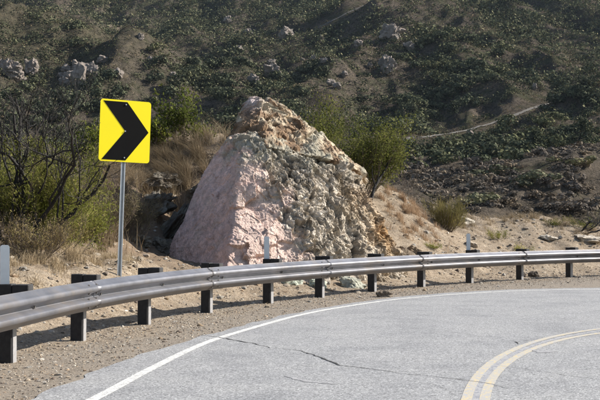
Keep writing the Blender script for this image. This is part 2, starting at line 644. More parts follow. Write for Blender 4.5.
MAT_CHAR = M_plain('charred_bark', (.020, .017, .015), .85, 0, .5, 20, .004)
MAT_TWIG = M_plain('grey_brown_twig', (.13, .10, .075), .9, 0, .4, 10)
MAT_MULE = M_leaf('willowy_green_leaf', [(.07, .085, .018), (.175, .19, .04), (.29, .285, .075), (.42, .35, .15)])
MAT_SUMAC = M_leaf('broad_green_leaf', [(.035, .047, .012), (.09, .11, .026), (.19, .20, .05)])
MAT_OAK = M_leaf('olive_green_leaf', [(.035, .045, .014), (.105, .118, .034), (.205, .205, .06)])
MAT_HSHRUB = M_leaf('chaparral_leaf', [(.021, .027, .018), (.062, .072, .044), (.13, .135, .083), (.21, .195, .125)], .06)
MAT_TANB = M_leaf('tan_brush_twigs', [(.035, .031, .023), (.11, .09, .063), (.26, .21, .15)], .1)
MAT_DEADB = M_leaf('dead_brush_twigs', [(.07, .059, .05), (.16, .135, .11), (.28, .24, .195)], .1)
MAT_GRASS = M_leaf('dry_grass_blade', [(.16, .115, .07), (.33, .25, .155), (.55, .45, .30)], .3)
MAT_BROOM = M_leaf('olive_broom_twig', [(.10, .095, .035), (.20, .18, .07), (.30, .25, .11)], .3)

MAT_SBLK.node_tree.nodes['Principled BSDF'].inputs['Specular IOR Level'].default_value = .1

# ------------------------------------------------------------------ ground near the road
xs = np.concatenate([np.arange(-34, -8, .5), np.arange(-8, 12, .085), np.arange(12, 46.1, .5)])
ys = np.concatenate([np.arange(-8, 6, .5), np.arange(6, 35, .085), np.arange(35, 60.1, .4)])
X, Y = np.meshgrid(xs, ys)
Z = h_near(X, Y)
x, y = X.ravel(), Y.ravel()
d_rail = seg_dist(RAIL, x, y)
tn = fbm(np.stack([x * .8, y * .8, x * 0], 1), 4, 77) * .5
tone = smooth(-.9, .8, d_rail + tn * 1.2)
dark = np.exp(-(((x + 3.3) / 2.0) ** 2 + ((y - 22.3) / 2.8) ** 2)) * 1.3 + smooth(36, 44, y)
dark += 1.2 * np.exp(-(((x + 3.6) / 1.5) ** 2 + ((y - 25.2) / 1.6) ** 2))  # shade of the bank beside the boulder, put into the tone
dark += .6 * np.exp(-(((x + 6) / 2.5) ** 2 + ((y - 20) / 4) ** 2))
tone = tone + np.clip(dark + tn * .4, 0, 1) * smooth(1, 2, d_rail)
# humus tone also paints the shade of the bank left of the boulder
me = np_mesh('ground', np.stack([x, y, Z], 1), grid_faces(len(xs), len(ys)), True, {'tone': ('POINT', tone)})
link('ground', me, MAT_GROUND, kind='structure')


# ------------------------------------------------------------------ road
def fill_polygon(name, outer, z, mat_, depth=0.0, **props):
    bm = bmesh.new()
    vs = [bm.verts.new((p[0], p[1], z)) for p in outer]
    es = [bm.edges.new((vs[i], vs[(i + 1) % len(vs)])) for i in range(len(vs))]
    r = bmesh.ops.triangle_fill(bm, edges=es, use_beauty=True)
    if depth:
        for i in range(len(vs)):
            a, b = vs[i], vs[(i + 1) % len(vs)]
            c, d = bm.verts.new((b.co.x, b.co.y, z - depth)), bm.verts.new((a.co.x, a.co.y, z - depth))
            bm.faces.new((a, b, c, d))
    bmesh.ops.recalc_face_normals(bm, faces=bm.faces[:])
    me = bpy.data.meshes.new(name)
    bm.to_mesh(me)
    bm.free()
    for p in me.polygons:
        if p.normal.z < -.5:
            p.flip()
    return link(name, me, mat_, **props)


edge = along(EDGE, np.arange(0, arclen(EDGE)[-1], .12))
tt = arclen(edge)
wob = fbm(np.stack([tt * 1.7, tt * 0, tt * 0], 1), 5, 91) * .07
nrm = np.gradient(edge, axis=0)
nrm = np.stack([-nrm[:, 1], nrm[:, 0]], 1) / np.linalg.norm(nrm, axis=1)[:, None]
edge_w = edge + nrm * wob[:, None]
edge_w = edge_w[edge_w[:, 0] < 30]
inner = [(30, 13.4), (20, 13.2), (13, 12.6), (8.6, 10.4), (6.4, 7), (5.7, 2), (5.6, -6)]
fill_polygon('road', list(edge_w) + inner, 0.012, MAT_ASPH, .08, kind='structure')


def strip(name, c, w, z, mat_, n=.15, wobble=0.0, seed=0, ws=None, **props):
    c = along(c, np.arange(0, arclen(c)[-1], n))
    g = np.gradient(c, axis=0)
    g = np.stack([-g[:, 1], g[:, 0]], 1) / (np.linalg.norm(g, axis=1)[:, None] + 1e-9)
    s = arclen(c)
    ww = np.full(len(c), w) if ws is None else np.interp(np.linspace(0, 1, len(c)), np.linspace(0, 1, len(ws)), ws)
    if wobble:
        c = c + g * (fbm(np.stack([s * 4, s * 0 + seed, s * 0], 1), 4, seed) * wobble)[:, None]
        ww = ww * (1 + .7 * fbm(np.stack([s * 9, s * 0 + seed, s * 0 + 3], 1), 3, seed + 5))
    a, b = c + g * ww[:, None] / 2, c - g * ww[:, None] / 2
    V = np.vstack([np.column_stack([b, np.full(len(c), z)]), np.column_stack([a, np.full(len(c), z)])])
    me = np_mesh(name, V, grid_faces(len(c), 2))
    return link(name, me, mat_, **props)


strip('edge_line', WHITE, .09, .0145, MAT_WHITE, kind='structure')
YC_L = catmull([(.4, -6), (.45, 0), (.78, 5), G0(461, 400), G0(469, 381.7), G0(485, 363), G0(508, 350), G0(530, 341.8), G0(560, 334.3), G0(600, 326.8), (6, 14.6), (9, 16), (14, 17), (30, 17.5)], 8)
YC_R = catmull([(.54, -6), (.59, 0), (.91, 5), G0(479.5, 400), G0(484, 381.7), G0(499, 364.5), G0(522, 351.3), G0(543, 343.8), G0(567, 337.3), G0(600, 330.5), (6.1, 14.2), (9, 15.65), (14, 16.65), (30, 17.2)], 8)


def soften(c, n=9, step=.15):
    c = along(c, np.arange(0, arclen(c)[-1], step))
    for _ in range(2):
        q = np.pad(c, ((n, n), (0, 0)), 'reflect', reflect_type='odd')
        c = np.stack([np.convolve(q[:, k], np.ones(2 * n + 1) / (2 * n + 1), 'valid') for k in (0, 1)], 1)
    return c


YC_L, YC_R = soften(YC_L), soften(YC_R)
strip('centre_line', YC_L, .078, .0145, MAT_YELLOW, kind='structure')
strip('centre_line', YC_R, .078, .0145, MAT_YELLOW, kind='structure')
nmid = 300
mid = (along(YC_L, np.linspace(0, arclen(YC_L)[-1], nmid)) + along(YC_R, np.linspace(0, arclen(YC_R)[-1], nmid))) / 2
strip('centre_gap', mid[20:210], .06, .0135, MAT_BETWEEN, kind='structure')


def crack(pts, ws, seed):
    c = np.array([G0(*p) for p in pts])
    ws = [w * .75 for w in ws]
    strip('road_crack', c, 0.01, .0158, MAT_CRACK, .03, .035, seed, ws, kind='structure')


crack([(198, 336), (216, 337.6), (226, 339.6), (250, 344), (273, 349)], [.012, .022, .028, .018, .010], 1)
crack([(273, 349), (296, 351), (314, 356), (327, 361), (340, 366.4), (372, 370), (400, 374.5), (430, 377)], [.006, .014, .02, .026, .026, .014, .012, .010], 2)
crack([(430, 377), (460, 380.7), (480, 383.5), (512, 390)], [.010, .012, .01, .003], 3)
crack([(497, 366.7), (530, 371), (562, 376), (600, 380.7), (640, 386)], [.003, .007, .007, .006], 4)
crack([(508, 342), (514, 342.5), (518, 345), (523, 346)], [.008, .02, .016, .004], 5)
crack([(400, 326.7), (440, 331), (470, 336), (506, 341)], [.002, .005, .005, .003], 6)
crack([(296, 366), (310, 367.5), (324, 367)], [.003, .01, .003], 7)
crack([(550, 318), (580, 322), (602, 324)], [.003, .007, .007], 8)
crack([(380, 386), (412, 383), (440, 387), (452, 396)], [.002, .004, .004, .002], 9)
strip('tyre_stain', np.array([G0(284, 377), G0(310, 382.5), G0(337, 386)]), .05, .0145, MAT_STAIN, .04, .02, 4, [.01, .07, .06, .01], kind='structure')
strip('tyre_stain', np.array([G0(532, 351.5), G0(543, 352.5), G0(552, 353.6)]), .05, .0145, MAT_STAIN, .02, .02, 5, [.02, .2, .2, .02], kind='structure')

def knoll(x, y):
    px = 300 + x / y * 1100
    return np.exp(-(((px - 60) / 105) ** 4 + ((y - 285) / 42) ** 4))


# ------------------------------------------------------------------ far hills
pxs = np.linspace(-420, 1020, 620)
dd = np.concatenate([np.linspace(58, 130, 110), np.geomspace(131, 680, 420)])
PX, DD = np.meshgrid(pxs, dd)
X = (PX - 300) / 1100 * DD
Z = h_far(X, DD)
Z = np.where(DD.ravel() < 61, Z - 1.0, Z)
me = np_mesh('hills', np.stack([X.ravel(), DD.ravel(), Z], 1), grid_faces(len(pxs), len(dd)), True, {'grassy': ('POINT', .75 * knoll(X.ravel(), DD.ravel())), 'spur': ('POINT', smooth(150, 125, DD.ravel()) * .55 * smooth(-.5, .4, fbm(np.stack([X.ravel() / 7, DD.ravel() / 11, DD.ravel() * 0], 1), 4, 66)))})
link('hills', me, MAT_HILL, kind='structure')

# pale tracks on the hillside
for c, w in trail_xy:
    cc = along(c, np.arange(0, arclen(c)[-1], .7))
    g = np.gradient(cc, axis=0)
    g = np.stack([-g[:, 1], g[:, 0]], 1) / (np.linalg.norm(g, axis=1)[:, None] + 1e-9)
    s = arclen(cc)
    ww = w * (1 + .5 * fbm(np.stack([s * .3, s * 0, s * 0], 1), 3, 5))
    rows = []
    for u in (-1, -.33, .33, 1):
        q = cc + g * (ww * u)[:, None]
        rows.append(np.column_stack([q, h_far(q[:, 0], q[:, 1]) + .12]))
    link('dirt_trail', np_mesh('dirt_trail', np.vstack(rows), grid_faces(len(cc), 4), True), MAT_TRAIL, kind='structure')


# ------------------------------------------------------------------ foliage machinery
def quads(C, D, L, W, rng, droop=0.0):
    """leaf-like rhombi: centres C, directions D, length L, width W."""
    n = len(C)
    D = D / (np.linalg.norm(D, axis=1)[:, None] + 1e-9)
    r = rng.normal(size=(n, 3))
    s = np.cross(D, r)
    s /= (np.linalg.norm(s, axis=1)[:, None] + 1e-9)
    L = np.broadcast_to(np.asarray(L, float), n)[:, None]
    W = np.broadcast_to(np.asarray(W, float), n)[:, None]
    V = np.stack([C - D * L / 2, C + s * W / 2, C + D * L / 2 + np.array([0, 0, -droop]) * L, C - s * W / 2], 1).reshape(-1, 3)
    return V, np.arange(n * 4).reshape(n, 4)


def tube(path, r0, r1, k=4, wob=None):
    path = np.asarray(path, float)
    n = len(path)
    T = np.gradient(path, axis=0)
    T /= np.linalg.norm(T, axis=1)[:, None] + 1e-9
    ref = np.array([.31, .2, .93]) if abs(T[0][2]) < .8 else np.array([1, .1, 0])
    A = np.cross(T, ref)
    A /= np.linalg.norm(A, axis=1)[:, None] + 1e-9
    B = np.cross(T, A)
    rr = np.linspace(r0, r1, n)
    ang = np.arange(k) / k * 2 * math.pi
    V = path[:, None, :] + rr[:, None, None] * (np.cos(ang)[None, :, None] * A[:, None, :] + np.sin(ang)[None, :, None] * B[:, None, :])
    V = V.reshape(-1, 3)
    a = np.arange(n * k).reshape(n, k)
    b = np.roll(a, -1, 1)
    Fc = np.stack([a[:-1].ravel(), b[:-1].ravel(), b[1:].ravel(), a[1:].ravel()], 1)
    return V, Fc


class Acc:
    def __init__(s):
        s.V, s.F, s.n, s.T = [], [], 0, []

    def add(s, V, Fc, tint=None):
        s.V.append(V)
        s.F.append(Fc + s.n)
        s.n += len(V)
        s.T.append(np.full(len(Fc), .5) if tint is None else np.broadcast_to(tint, len(Fc)))

    def mesh(s, name, smooth_=False):
        return np_mesh(name, np.vstack(s.V), np.vstack(s.F), smooth_, {'tint': ('FACE', np.concatenate(s.T))})


def grow(start, direc, length, r, rng, levels, out, spread=.6, up=.15, kids=(2, 4), seg=6, crook=.25, shrink=.66):
    """recursive branch paths: out gets (path, r0, r1, level)."""
    d = np.array(direc, float)
    d /= np.linalg.norm(d)
    p = np.array(start, float)
    path = [p.copy()]
    for i in range(seg):
        d = d + rng.normal(size=3) * crook * .5 + np.array([0, 0, up * .2])
        d /= np.linalg.norm(d)
        p = p + d * length / seg
        path.append(p.copy())
    r1 = r * (.5 if levels else .25)
    out.append((np.array(path), r, r1, levels))
    if levels <= 0:
        return
    for _ in range(rng.integers(kids[0], kids[1] + 1)):
        t = rng.uniform(.35, 1.0)
        i = min(int(t * seg), seg - 1)
        q = path[i] + (path[i + 1] - path[i]) * (t * seg - i)
        base = path[i + 1] - path[i]
        base = base / np.linalg.norm(base)
        nd = base + rng.normal(size=3) * spread
        nd[2] += up
        grow(q, nd, length * shrink * rng.uniform(.7, 1.15), r * (1 - .5 * t) * .62, rng, levels - 1, out, spread, up, kids, seg, crook, shrink)


def bush(name, base, size, label, cat, leafmat, woodmat=None, stems=9, levels=2, leaves=5000, leaf=(.06, .014), lean=.5, seed=1,
         group=None, twig_r=.012, clump=.09, hollow=.0, up=.35, along_twig=.7):
    """size = (rx, ry, height): stems fan out of the ground, leaves sit along the outer twigs."""
    rng = np.random.default_rng(seed)
    root = empty(name, tuple(base), label, cat, group)
    out = []
    rx, ry, hh = size
    for i in range(stems):
        a = rng.uniform(0, 2 * math.pi)
        rr = math.sqrt(rng.uniform(0, 1))
        d = np.array([math.cos(a) * rr * rx * lean, math.sin(a) * rr * ry * lean, hh * .62])
        st = np.array([math.cos(a) * rx * .25 * rr, math.sin(a) * ry * .25 * rr, -.08])
        grow(st, d, np.linalg.norm(d) * rng.uniform(.6, 1.0), twig_r * rng.uniform(.7, 1.3), rng, levels, out, .5, up, (3, 5), 5, .22, .62)
    wood = Acc()
    tips, dirs = [], []
    for path, r0, r1, lv in out:
        wood.add(*tube(path, r0, max(r1, .002), 4 if lv else 3))
        if lv <= 1:
            for q0, q1 in zip(path[:-1], path[1:]):
                tips.append((q0, q1))
    link('branch', wood.mesh('branch'), woodmat or MAT_TWIG, root)
    k = rng.integers(0, len(tips), leaves)
    t0 = np.array([t[0] for t in tips])[k]
    t1 = np.array([t[1] for t in tips])[k]
    u = rng.uniform(0, 1, (leaves, 1))
    C = t0 + (t1 - t0) * u + rng.normal(size=(leaves, 3)) * clump
    D = (t1 - t0) / (np.linalg.norm(t1 - t0, axis=1)[:, None] + 1e-9) * along_twig + rng.normal(size=(leaves, 3)) * .5
    keep = (np.abs(C[:, 0]) < rx * 1.25) & (np.abs(C[:, 1]) < ry * 1.3) & (C[:, 2] < hh * 1.08) & (C[:, 2] > .0)
    C, D = C[keep], D[keep]
    L = leaf[0] * rng.uniform(.6, 1.35, len(C))
    W = leaf[1] * rng.uniform(.6, 1.35, len(C))
    tint = np.clip(.45 + fbm(C * 1.6 + seed, 3, seed) * .45 + rng.normal(size=len(C)) * .17, 0, 1)
    V, Fc = quads(C, D, L, W, rng, .1)
    f = Acc()
    f.add(V, Fc, tint)
    link('foliage', f.mesh('foliage'), leafmat, root)
    return root


def dead_tree(name, base, label, cat, height, seed, dirs=None, woodmat=None, levels=3, r=.05, group=None, k=6, spread=.55, up=.25, crook=.35, shrink=.66):
    rng = np.random.default_rng(seed)
    root = empty(name, tuple(base), label, cat, group)
    dirs = dirs or [(0, 0, 1)]
    trunk, br = Acc(), Acc()
    for d in dirs:
        out = []
        l = height * (.6 if levels else 1) * (d[3] if len(d) > 3 else 1)
        grow((0, 0, -.15), d[:3], l, r, rng, levels, out, spread, up, (3, 5), 8, crook, shrink)
        for path, r0, r1, lv in out:
            (trunk if lv == levels else br).add(*tube(path, r0, max(r1, .0035), k if lv >= levels - 1 else 3))
    link('trunk', trunk.mesh('trunk', True), woodmat or MAT_CHAR, root)
    if br.n:
        link('branch', br.mesh('branch', True), woodmat or MAT_CHAR, root)
    return root


def blades(C, H, W, rng, bend=.5, lean=None, nseg=3, tint=None, acc=None):
    """grass: tapered bent strips."""
    n = len(C)
    a = rng.uniform(0, 2 * math.pi, n)
    out = np.stack([np.cos(a), np.sin(a), np.zeros(n)], 1) * (rng.uniform(.05, 1, n) * bend)[:, None]
    if lean is not None:
        out = out + np.array(lean)
    side = np.stack([-np.sin(a + .8), np.cos(a + .8), np.zeros(n)], 1)
    rows = []
    for i in range(nseg + 1):
        t = i / nseg
        c = C + np.array([0, 0, 1]) * (H * t * (1 - .18 * t))[:, None] + out * (H * t * t * .75)[:, None]
        w = (W * (1 - .85 * t))[:, None] * side / 2
        rows += [c - w, c + w]
    V = np.stack(rows, 1).reshape(-1, 3)
    b = (np.arange(n) * (2 * (nseg + 1)))[:, None]
    Fc = np.vstack([b + np.array([2 * i, 2 * i + 1, 2 * i + 3, 2 * i + 2]) for i in range(nseg)])
    tint = np.clip(rng.normal(.5, .25, n), 0, 1) if tint is None else tint
    acc.add(V, Fc, np.tile(tint, nseg))


# ------------------------------------------------------------------ hillside shrubs
def shrub_arrays(n, seed, flat=.8, leafs=.3):
    rng = np.random.default_rng(seed)
    lumps = rng.normal(size=(7, 3)) * np.array([.5, .5, .28])
    lr = rng.uniform(.32, .6, 7)
    k = rng.integers(0, 7, n)
    dr = rng.normal(size=(n, 3))
    dr /= np.linalg.norm(dr, axis=1)[:, None]
    C = lumps[k] + dr * (lr[k] * rng.uniform(.75, 1.08, n))[:, None]
    C[:, 2] = C[:, 2] * flat + .38
    ok = C[:, 2] > -.1
    C, dr = C[ok], dr[ok]
    r = rng.normal(size=C.shape)
    D = np.cross(dr, r)
    D = D / (np.linalg.norm(D, axis=1)[:, None] + 1e-9) + dr * .3 * rng.normal(size=(len(C), 1))
    s_ = np.cross(D, dr) + rng.normal(size=C.shape) * .25
    s_ /= np.linalg.norm(s_, axis=1)[:, None]
    L_ = (leafs * rng.uniform(.6, 1.4, len(C)))[:, None] / 2
    W_ = (leafs * .8 * rng.uniform(.6, 1.4, len(C)))[:, None] / 2
    V = np.stack([C - D * L_, C + s_ * W_, C + D * L_, C - s_ * W_], 1).reshape(-1, 3)
    Fc = np.arange(len(C) * 4).reshape(-1, 4)
    tint = np.clip(rng.normal(.42, .2, len(C)), 0, .85)
    return V, Fc, tint


def scatter_hill(n, d0, d1, seed, px0=-90, px1=690):
    rng = np.random.default_rng(seed)
    d = np.sqrt(rng.uniform(d0 ** 2, d1 ** 2, n))
    px = rng.uniform(px0, px1, n)
    return (px - 300) / 1100 * d, d


def visible_px(x, y, z):
    return 300 + x / y * 1100, 225 - (z - CAM_H) / y * 1100


def off_trail(x, y, m=5.0):
    ok = np.ones(len(x), bool)
    for c, w in trail_xy:
        ok &= np.abs(seg_dist(c, x, y)) > w + m
    return ok


def plant_hill(name, kind_label, cat, group, material, X, Y, R_, hi, lo, n_own, seed, stuff_label=None, flat=1.0, leafs=.19):
    Z = h_far(X, Y)
    px, py = visible_px(X, Y, Z)
    inside = (px > 3) & (px < 597) & (py > 2)
    # hidden behind the near ground: keep only what the sight line reaches
    vis = np.zeros(len(X), bool)
    wide = (px > -70) & (px < 670) & (py > -30)
    X, Y, Z, R_, px, py, inside = [q[wide] for q in (X, Y, Z, R_, px, py, inside)]
    vis = np.zeros(len(X), bool)
    idx = np.arange(len(X))
    ts = np.linspace(.3, .97, 40)
    clear = np.ones(len(idx), bool)
    maybe = np.ones(len(idx), bool)
    for t in ts:
        yy = Y[idx] * t
        xx = X[idx] * t
        zz = CAM_H + (Z[idx] + R_[idx] - CAM_H) * t
        sel = yy > 62
        hh = np.where(sel, h_far(xx, np.maximum(yy, 62)), -99)
        clear &= hh < zz + .2
        maybe &= hh < zz + 3.0
    vis = clear & inside
    # the near bank, boulder and mound hide a band low in the picture
    lim = np.interp(px, [0, 60, 100, 150, 165, 230, 236, 255, 300, 330, 345, 395, 430, 600], [150, 150, 118, 118, 112, 128, 100, 90, 112, 120, 108, 150, 212, 212])
    vis &= py < lim
    use = maybe & (py < lim + 22)
    X, Y, Z, R_, px, py, vis = [q[use] for q in (X, Y, Z, R_, px, py, vis)]
    size = np.where(vis, R_ / Y, -1)
    own = np.argsort(-size)[:n_own]
    own = own[size[own] > 0]
    rng = np.random.default_rng(seed)
    meshes = []
    for k in range(6):
        V, Fc, T = shrub_arrays(hi, seed * 10 + k, .8, leafs)
        me = np_mesh(name, V * np.array([1, 1, flat]), Fc, False, {'tint': ('FACE', T)})
        me.materials.append(material)
        meshes.append(me)
    for i in own:
        o = link(name, meshes[rng.integers(0, 6)], None, None, label=kind_label, category=cat, group=group)
        o.location = (X[i], Y[i], Z[i] - .1 * R_[i])
        r = R_[i]
        o.scale = (r, r, r * rng.uniform(.75, 1.05))
        o.rotation_euler = (0, 0, rng.uniform(0, 6.28))
    rest = np.setdiff1d(np.arange(len(X)), own)
    acc = Acc()
    nearby = rest[Y[rest] < 250]
    beyond = rest[Y[rest] >= 250]
    var = [(nearby[v::12], shrub_arrays(int(lo * 1.6), seed * 100 + v, .8, .2)) for v in range(12)]
    var += [(beyond[v::12], shrub_arrays(int(lo * .9), seed * 200 + v, .8, .28)) for v in range(12)]
    print(name, 'shrubs', len(rest), 'near', len(nearby))
    for ids, (V, Fc, T) in var:
        if not len(ids):
            continue
        a = rng.uniform(0, 6.28, len(ids))
        c, s = np.cos(a)[:, None], np.sin(a)[:, None]
        r = R_[ids][:, None]
        q = np.stack([V[None, :, 0] * c - V[None, :, 1] * s, V[None, :, 0] * s + V[None, :, 1] * c, V[None, :, 2] * flat * np.ones_like(c)], 2) * r[:, :, None]
        q += np.stack([X[ids], Y[ids], Z[ids] - .1 * R_[ids]], 1)[:, None, :]
        nf = len(Fc)
        FF = (Fc[None] + (np.arange(len(ids)) * len(V))[:, None, None]).reshape(-1, 4)
        off = rng.normal(0, .16, len(ids))
        TT = np.clip(T[None] + off[:, None], 0, 1).ravel()
        acc.add(q.reshape(-1, 3), FF, TT)
    link('scrub_cover', acc.mesh('scrub_cover'), material, kind='stuff', label=stuff_label)


# green chaparral over the main hill
X, Y = scatter_hill(64000, 145, 560, 101)
dn = fbm(np.stack([X / 28, Y / 45, X * 0], 1), 4, 71)
rr = np.random.default_rng(5)
patch = np.clip(.55 + dn * .9 + .25 * knoll(X, Y) + .5 * smooth(260, 200, Y), .42, 1.0) * np.interp(Y, [150, 250, 560], [1, .95, .8]) * (1 - .5 * smooth(430, 470, 300 + X / Y * 1100) * smooth(215, 190, Y))
slope = (h_far(X, Y + 1.5) - h_far(X, Y - 1.5)) / 3      # steep faces show more ground, so they carry more plants in view
steep = np.clip(.34 + 2.6 * (slope - .18), .34, 1.0)
keep = (rr.uniform(0, 1, len(X)) < patch * steep) & off_trail(X, Y)
X, Y, dn = X[keep], Y[keep], dn[keep]
Rr = rr.gamma(3.6, .40, len(X)) * (.92 + .45 * np.clip(dn, -.5, .6)) * np.interp(Y, [150, 230, 300, 560], [1.05, 1.0, 1.0, 1.25])
Rr *= 1 - .4 * knoll(X, Y)
plant_hill('hillside_shrub', 'small dark green shrub among many others covering the far hillside', 'shrub', 'dark green shrubs covering the far hillside',
           MAT_HSHRUB, X, Y, np.clip(Rr, .45, 3.0), 520, 42, 290, 7, 'dark green scrub carpeting the far hillside', .9)
X, Y = scatter_hill(52000, 150, 520, 103)
slope = (h_far(X, Y + 1.5) - h_far(X, Y - 1.5)) / 3
keep = off_trail(X, Y, .4) & (rr.uniform(0, 1, len(X)) < np.clip(.3 + 2.6 * (slope - .18), .3, 1.0))
X, Y = X[keep], Y[keep]
plant_hill('low_brush', 'low tan brush on the far hillside', 'brush', 'low brush', MAT_TANB, X, Y, np.clip(rr.gamma(5, .17, len(X)), .4, 1.6), 20, 12, 0, 17, 'low tan and grey brush between the shrubs of the far hillside', .8)
# grey dead brush on the nearer spur
X, Y = scatter_hill(11000, 76, 150, 202)
dn = fbm(np.stack([X / 9, Y / 14, X * 0], 1), 4, 72)
keep = (rr.uniform(0, 1, len(X)) < np.clip(.65 + dn, .25, 1))
X, Y, dn = X[keep], Y[keep], dn[keep]
Rr = np.clip(rr.gamma(5, .12, len(X)) * (.9 + .5 * dn), .2, 1.5)
plant_hill('dead_brush', 'grey brown dry bush on the low spur behind the bank', 'dry bush', 'grey dry bushes on the low spur behind the bank',
           MAT_DEADB, X, Y, Rr, 220, 24, 280, 8, 'grey brown dead brush covering the low spur', .8, .32)
# a few green ones on the spur
for k, (px, py, r, lab) in enumerate([
        (535, 182, 1.5, 'largest round green bush in the grey brush of the low spur'),
        (497, 178, 1.6, 'wide green bush on the low spur above the broom shrub'),
        (486, 203, 1.5, 'green bush low on the spur just above the bank edge'),
        (520, 186, 1.1, 'small green bush left of the largest one on the low spur'),
        (575, 165, 1.3, 'green bush near the ridge of the low spur at the far right')]):
    p = hit(px, py, 'far', 76, 160)
    V, Fc, T = shrub_arrays(420, 900 + k, .7, .2)
    o = link('spur_bush', np_mesh('spur_bush', V, Fc, False, {'tint': ('FACE', np.clip(T + .3, 0, 1))}), MAT_HSHRUB, label=lab, category='bush')
    o.location = p
    o.scale = (r * 1.3, r, r * .75)


# ------------------------------------------------------------------ rocks
def rock_mesh(name, seed, scale=(1, 1, 1), sub=4, cuts=9, rough=.12, col=(.4, .36, .3), colvar=.15, col2=None):
    rng = np.random.default_rng(seed)
    bm = bmesh.new()
    bmesh.ops.create_icosphere(bm, subdivisions=sub, radius=1)
    V = np.array([v.co[:] for v in bm.verts])
    Fc = np.array([[v.index for v in f.verts] for f in bm.faces])
    bm.free()
    D = V / np.linalg.norm(V, axis=1)[:, None]
    n = rng.normal(size=(cuts, 3))
    n /= np.linalg.norm(n, axis=1)[:, None]
    dd_ = rng.uniform(.55, .9, cuts)
    r = np.ones(len(D))
    for a, b in zip(n, dd_):
        t = D @ a
        r = np.minimum(r, np.where(t > .05, b / np.maximum(t, .05), 9))
    r = r * (1 + rough * fbm(D * 2.2 + seed, 3, seed, .5))
    if sub > 2:
        r = r * (1 + rough * .7 * facet(D * 2.4 + seed, seed) + rough * .4 * facet(D * 5.5 + seed, seed + 1))
    V = D * r[:, None] * np.array(scale)
    c = np.array(col)[None] * (1 + colvar * fbm(D * 1.8 + seed * 3, 4, seed + 9))[:, None]
    if col2 is not None:
        w = smooth(-.1, .3, fbm(D * 1.3 + seed, 3, seed + 4))[:, None]
        c = c * (1 - w) + np.array(col2)[None] * w
    return np_mesh(name, V, Fc, False, {'col': ('POINT', np.clip(c, 0, 1))})


def norm(v):
    return v / np.linalg.norm(v)


def plane_pts(a, b, c, inside):
    n = norm(np.cross(b - a, c - a))
    if n @ (inside - a) > 0:
        n = -n
    return n, n @ (a - inside)


def faceted(centre, planes, nu, nv, k=26.0):
    """radial surface of a smooth intersection of half spaces."""
    th = np.linspace(0, 2 * math.pi, nu, endpoint=False)
    ph = np.linspace(.02, math.pi - .02, nv)
    TH, PH = np.meshgrid(th, ph)
    D = np.stack([np.sin(PH) * np.sin(TH), -np.sin(PH) * np.cos(TH), np.cos(PH)], 2).reshape(-1, 3)
    inv = np.zeros(len(D))
    T = [np.maximum(D @ n, 1e-4) / d for n, d in planes]
    for t in T:
        inv += t ** k
    r = inv ** (-1.0 / k)
    nrm_ = sum(((t * r) ** (k * .35))[:, None] * n[None] for t, (n, d) in zip(T, planes))
    nrm_ /= np.linalg.norm(nrm_, axis=1)[:, None]
    a = np.arange(nu * nv).reshape(nv, nu)
    b = np.roll(a, -1, 1)
    Fc = np.stack([a[:-1].ravel(), a[1:].ravel(), b[1:].ravel(), b[:-1].ravel()], 1)
    return D, r, Fc, nrm_


# ---- the big boulder
C0 = np.array([-.55, 23.2, 1.2])
A = P(168, 262, 22.6)
Dp = P(229, 258, 20.95)
Tt = P(242, 150, 22.45)
Em = P(229, 208, 21.25)
Ct = P(250, 138, 22.6)
Cl = P(236, 139, 23.1)
Fb = P(318, 285, 21.1)
Ft = P(300, 142, 23.5)
Gb = P(394, 264, 23.2)
Gm = P(386, 212, 24.0)
Gt = P(345, 163, 24.2)
planes = [
    plane_pts(A, Dp, Tt, C0),
    plane_pts(Dp, Fb, Tt, C0),
    plane_pts(Fb, Gb, P(345, 175, 23.4), C0),
    plane_pts(P(262, 150, 22.3), P(330, 165, 23.0), P(305, 146, 24.0), C0),
    plane_pts(P(240, 139, 22.9), P(262, 138.5, 23.0), P(290, 139, 24.8), C0),
    plane_pts(P(300, 137, 24.3), P(385, 200, 24.4), P(392, 215, 24.9), C0),
    (norm(np.array([.93, .25, .35])), 0), (norm(np.array([-.96, .1, .26])), 0),
    (norm(np.array([0, 1, .25])), 2.6), (np.array([0, 0, -1.0]), 2.2),
    (norm(np.array([-.6, -.05, .78])), norm(np.array([-.6, -.05, .78])) @ (P(219, 151, 22.9) - C0))]
planes[6] = (planes[6][0], planes[6][0] @ (P(396, 250, 23.6) - C0))
planes[7] = (planes[7][0], planes[7][0] @ (P(172, 250, 22.9) - C0))
nb_ = norm(np.array([-.894, .05, .447]))
planes.append((nb_, nb_ @ (P(181, 212, 22.9) - C0)))
D, r, Fc, NR = faceted(C0, planes, 760, 460, 70)
V = C0 + D * r[:, None]
px_, py_ = visible_px(V[:, 0], V[:, 1], V[:, 2])


def regions(V):
    q = fbm(V * 1.1, 4, 301) * .35
    u = V[:, 0] + .28 * (V[:, 2] - 1.4)               # runs left to right across the front
    green = smooth(-.68, -.12, u + q * 1.5)              # 0 pink .. 1 green-grey
    top = smooth(2.25, 2.75, V[:, 2] + q * .8 + .12 * V[:, 0])
    right = smooth(.75, 1.7, u + q)
    return green, top, right, q


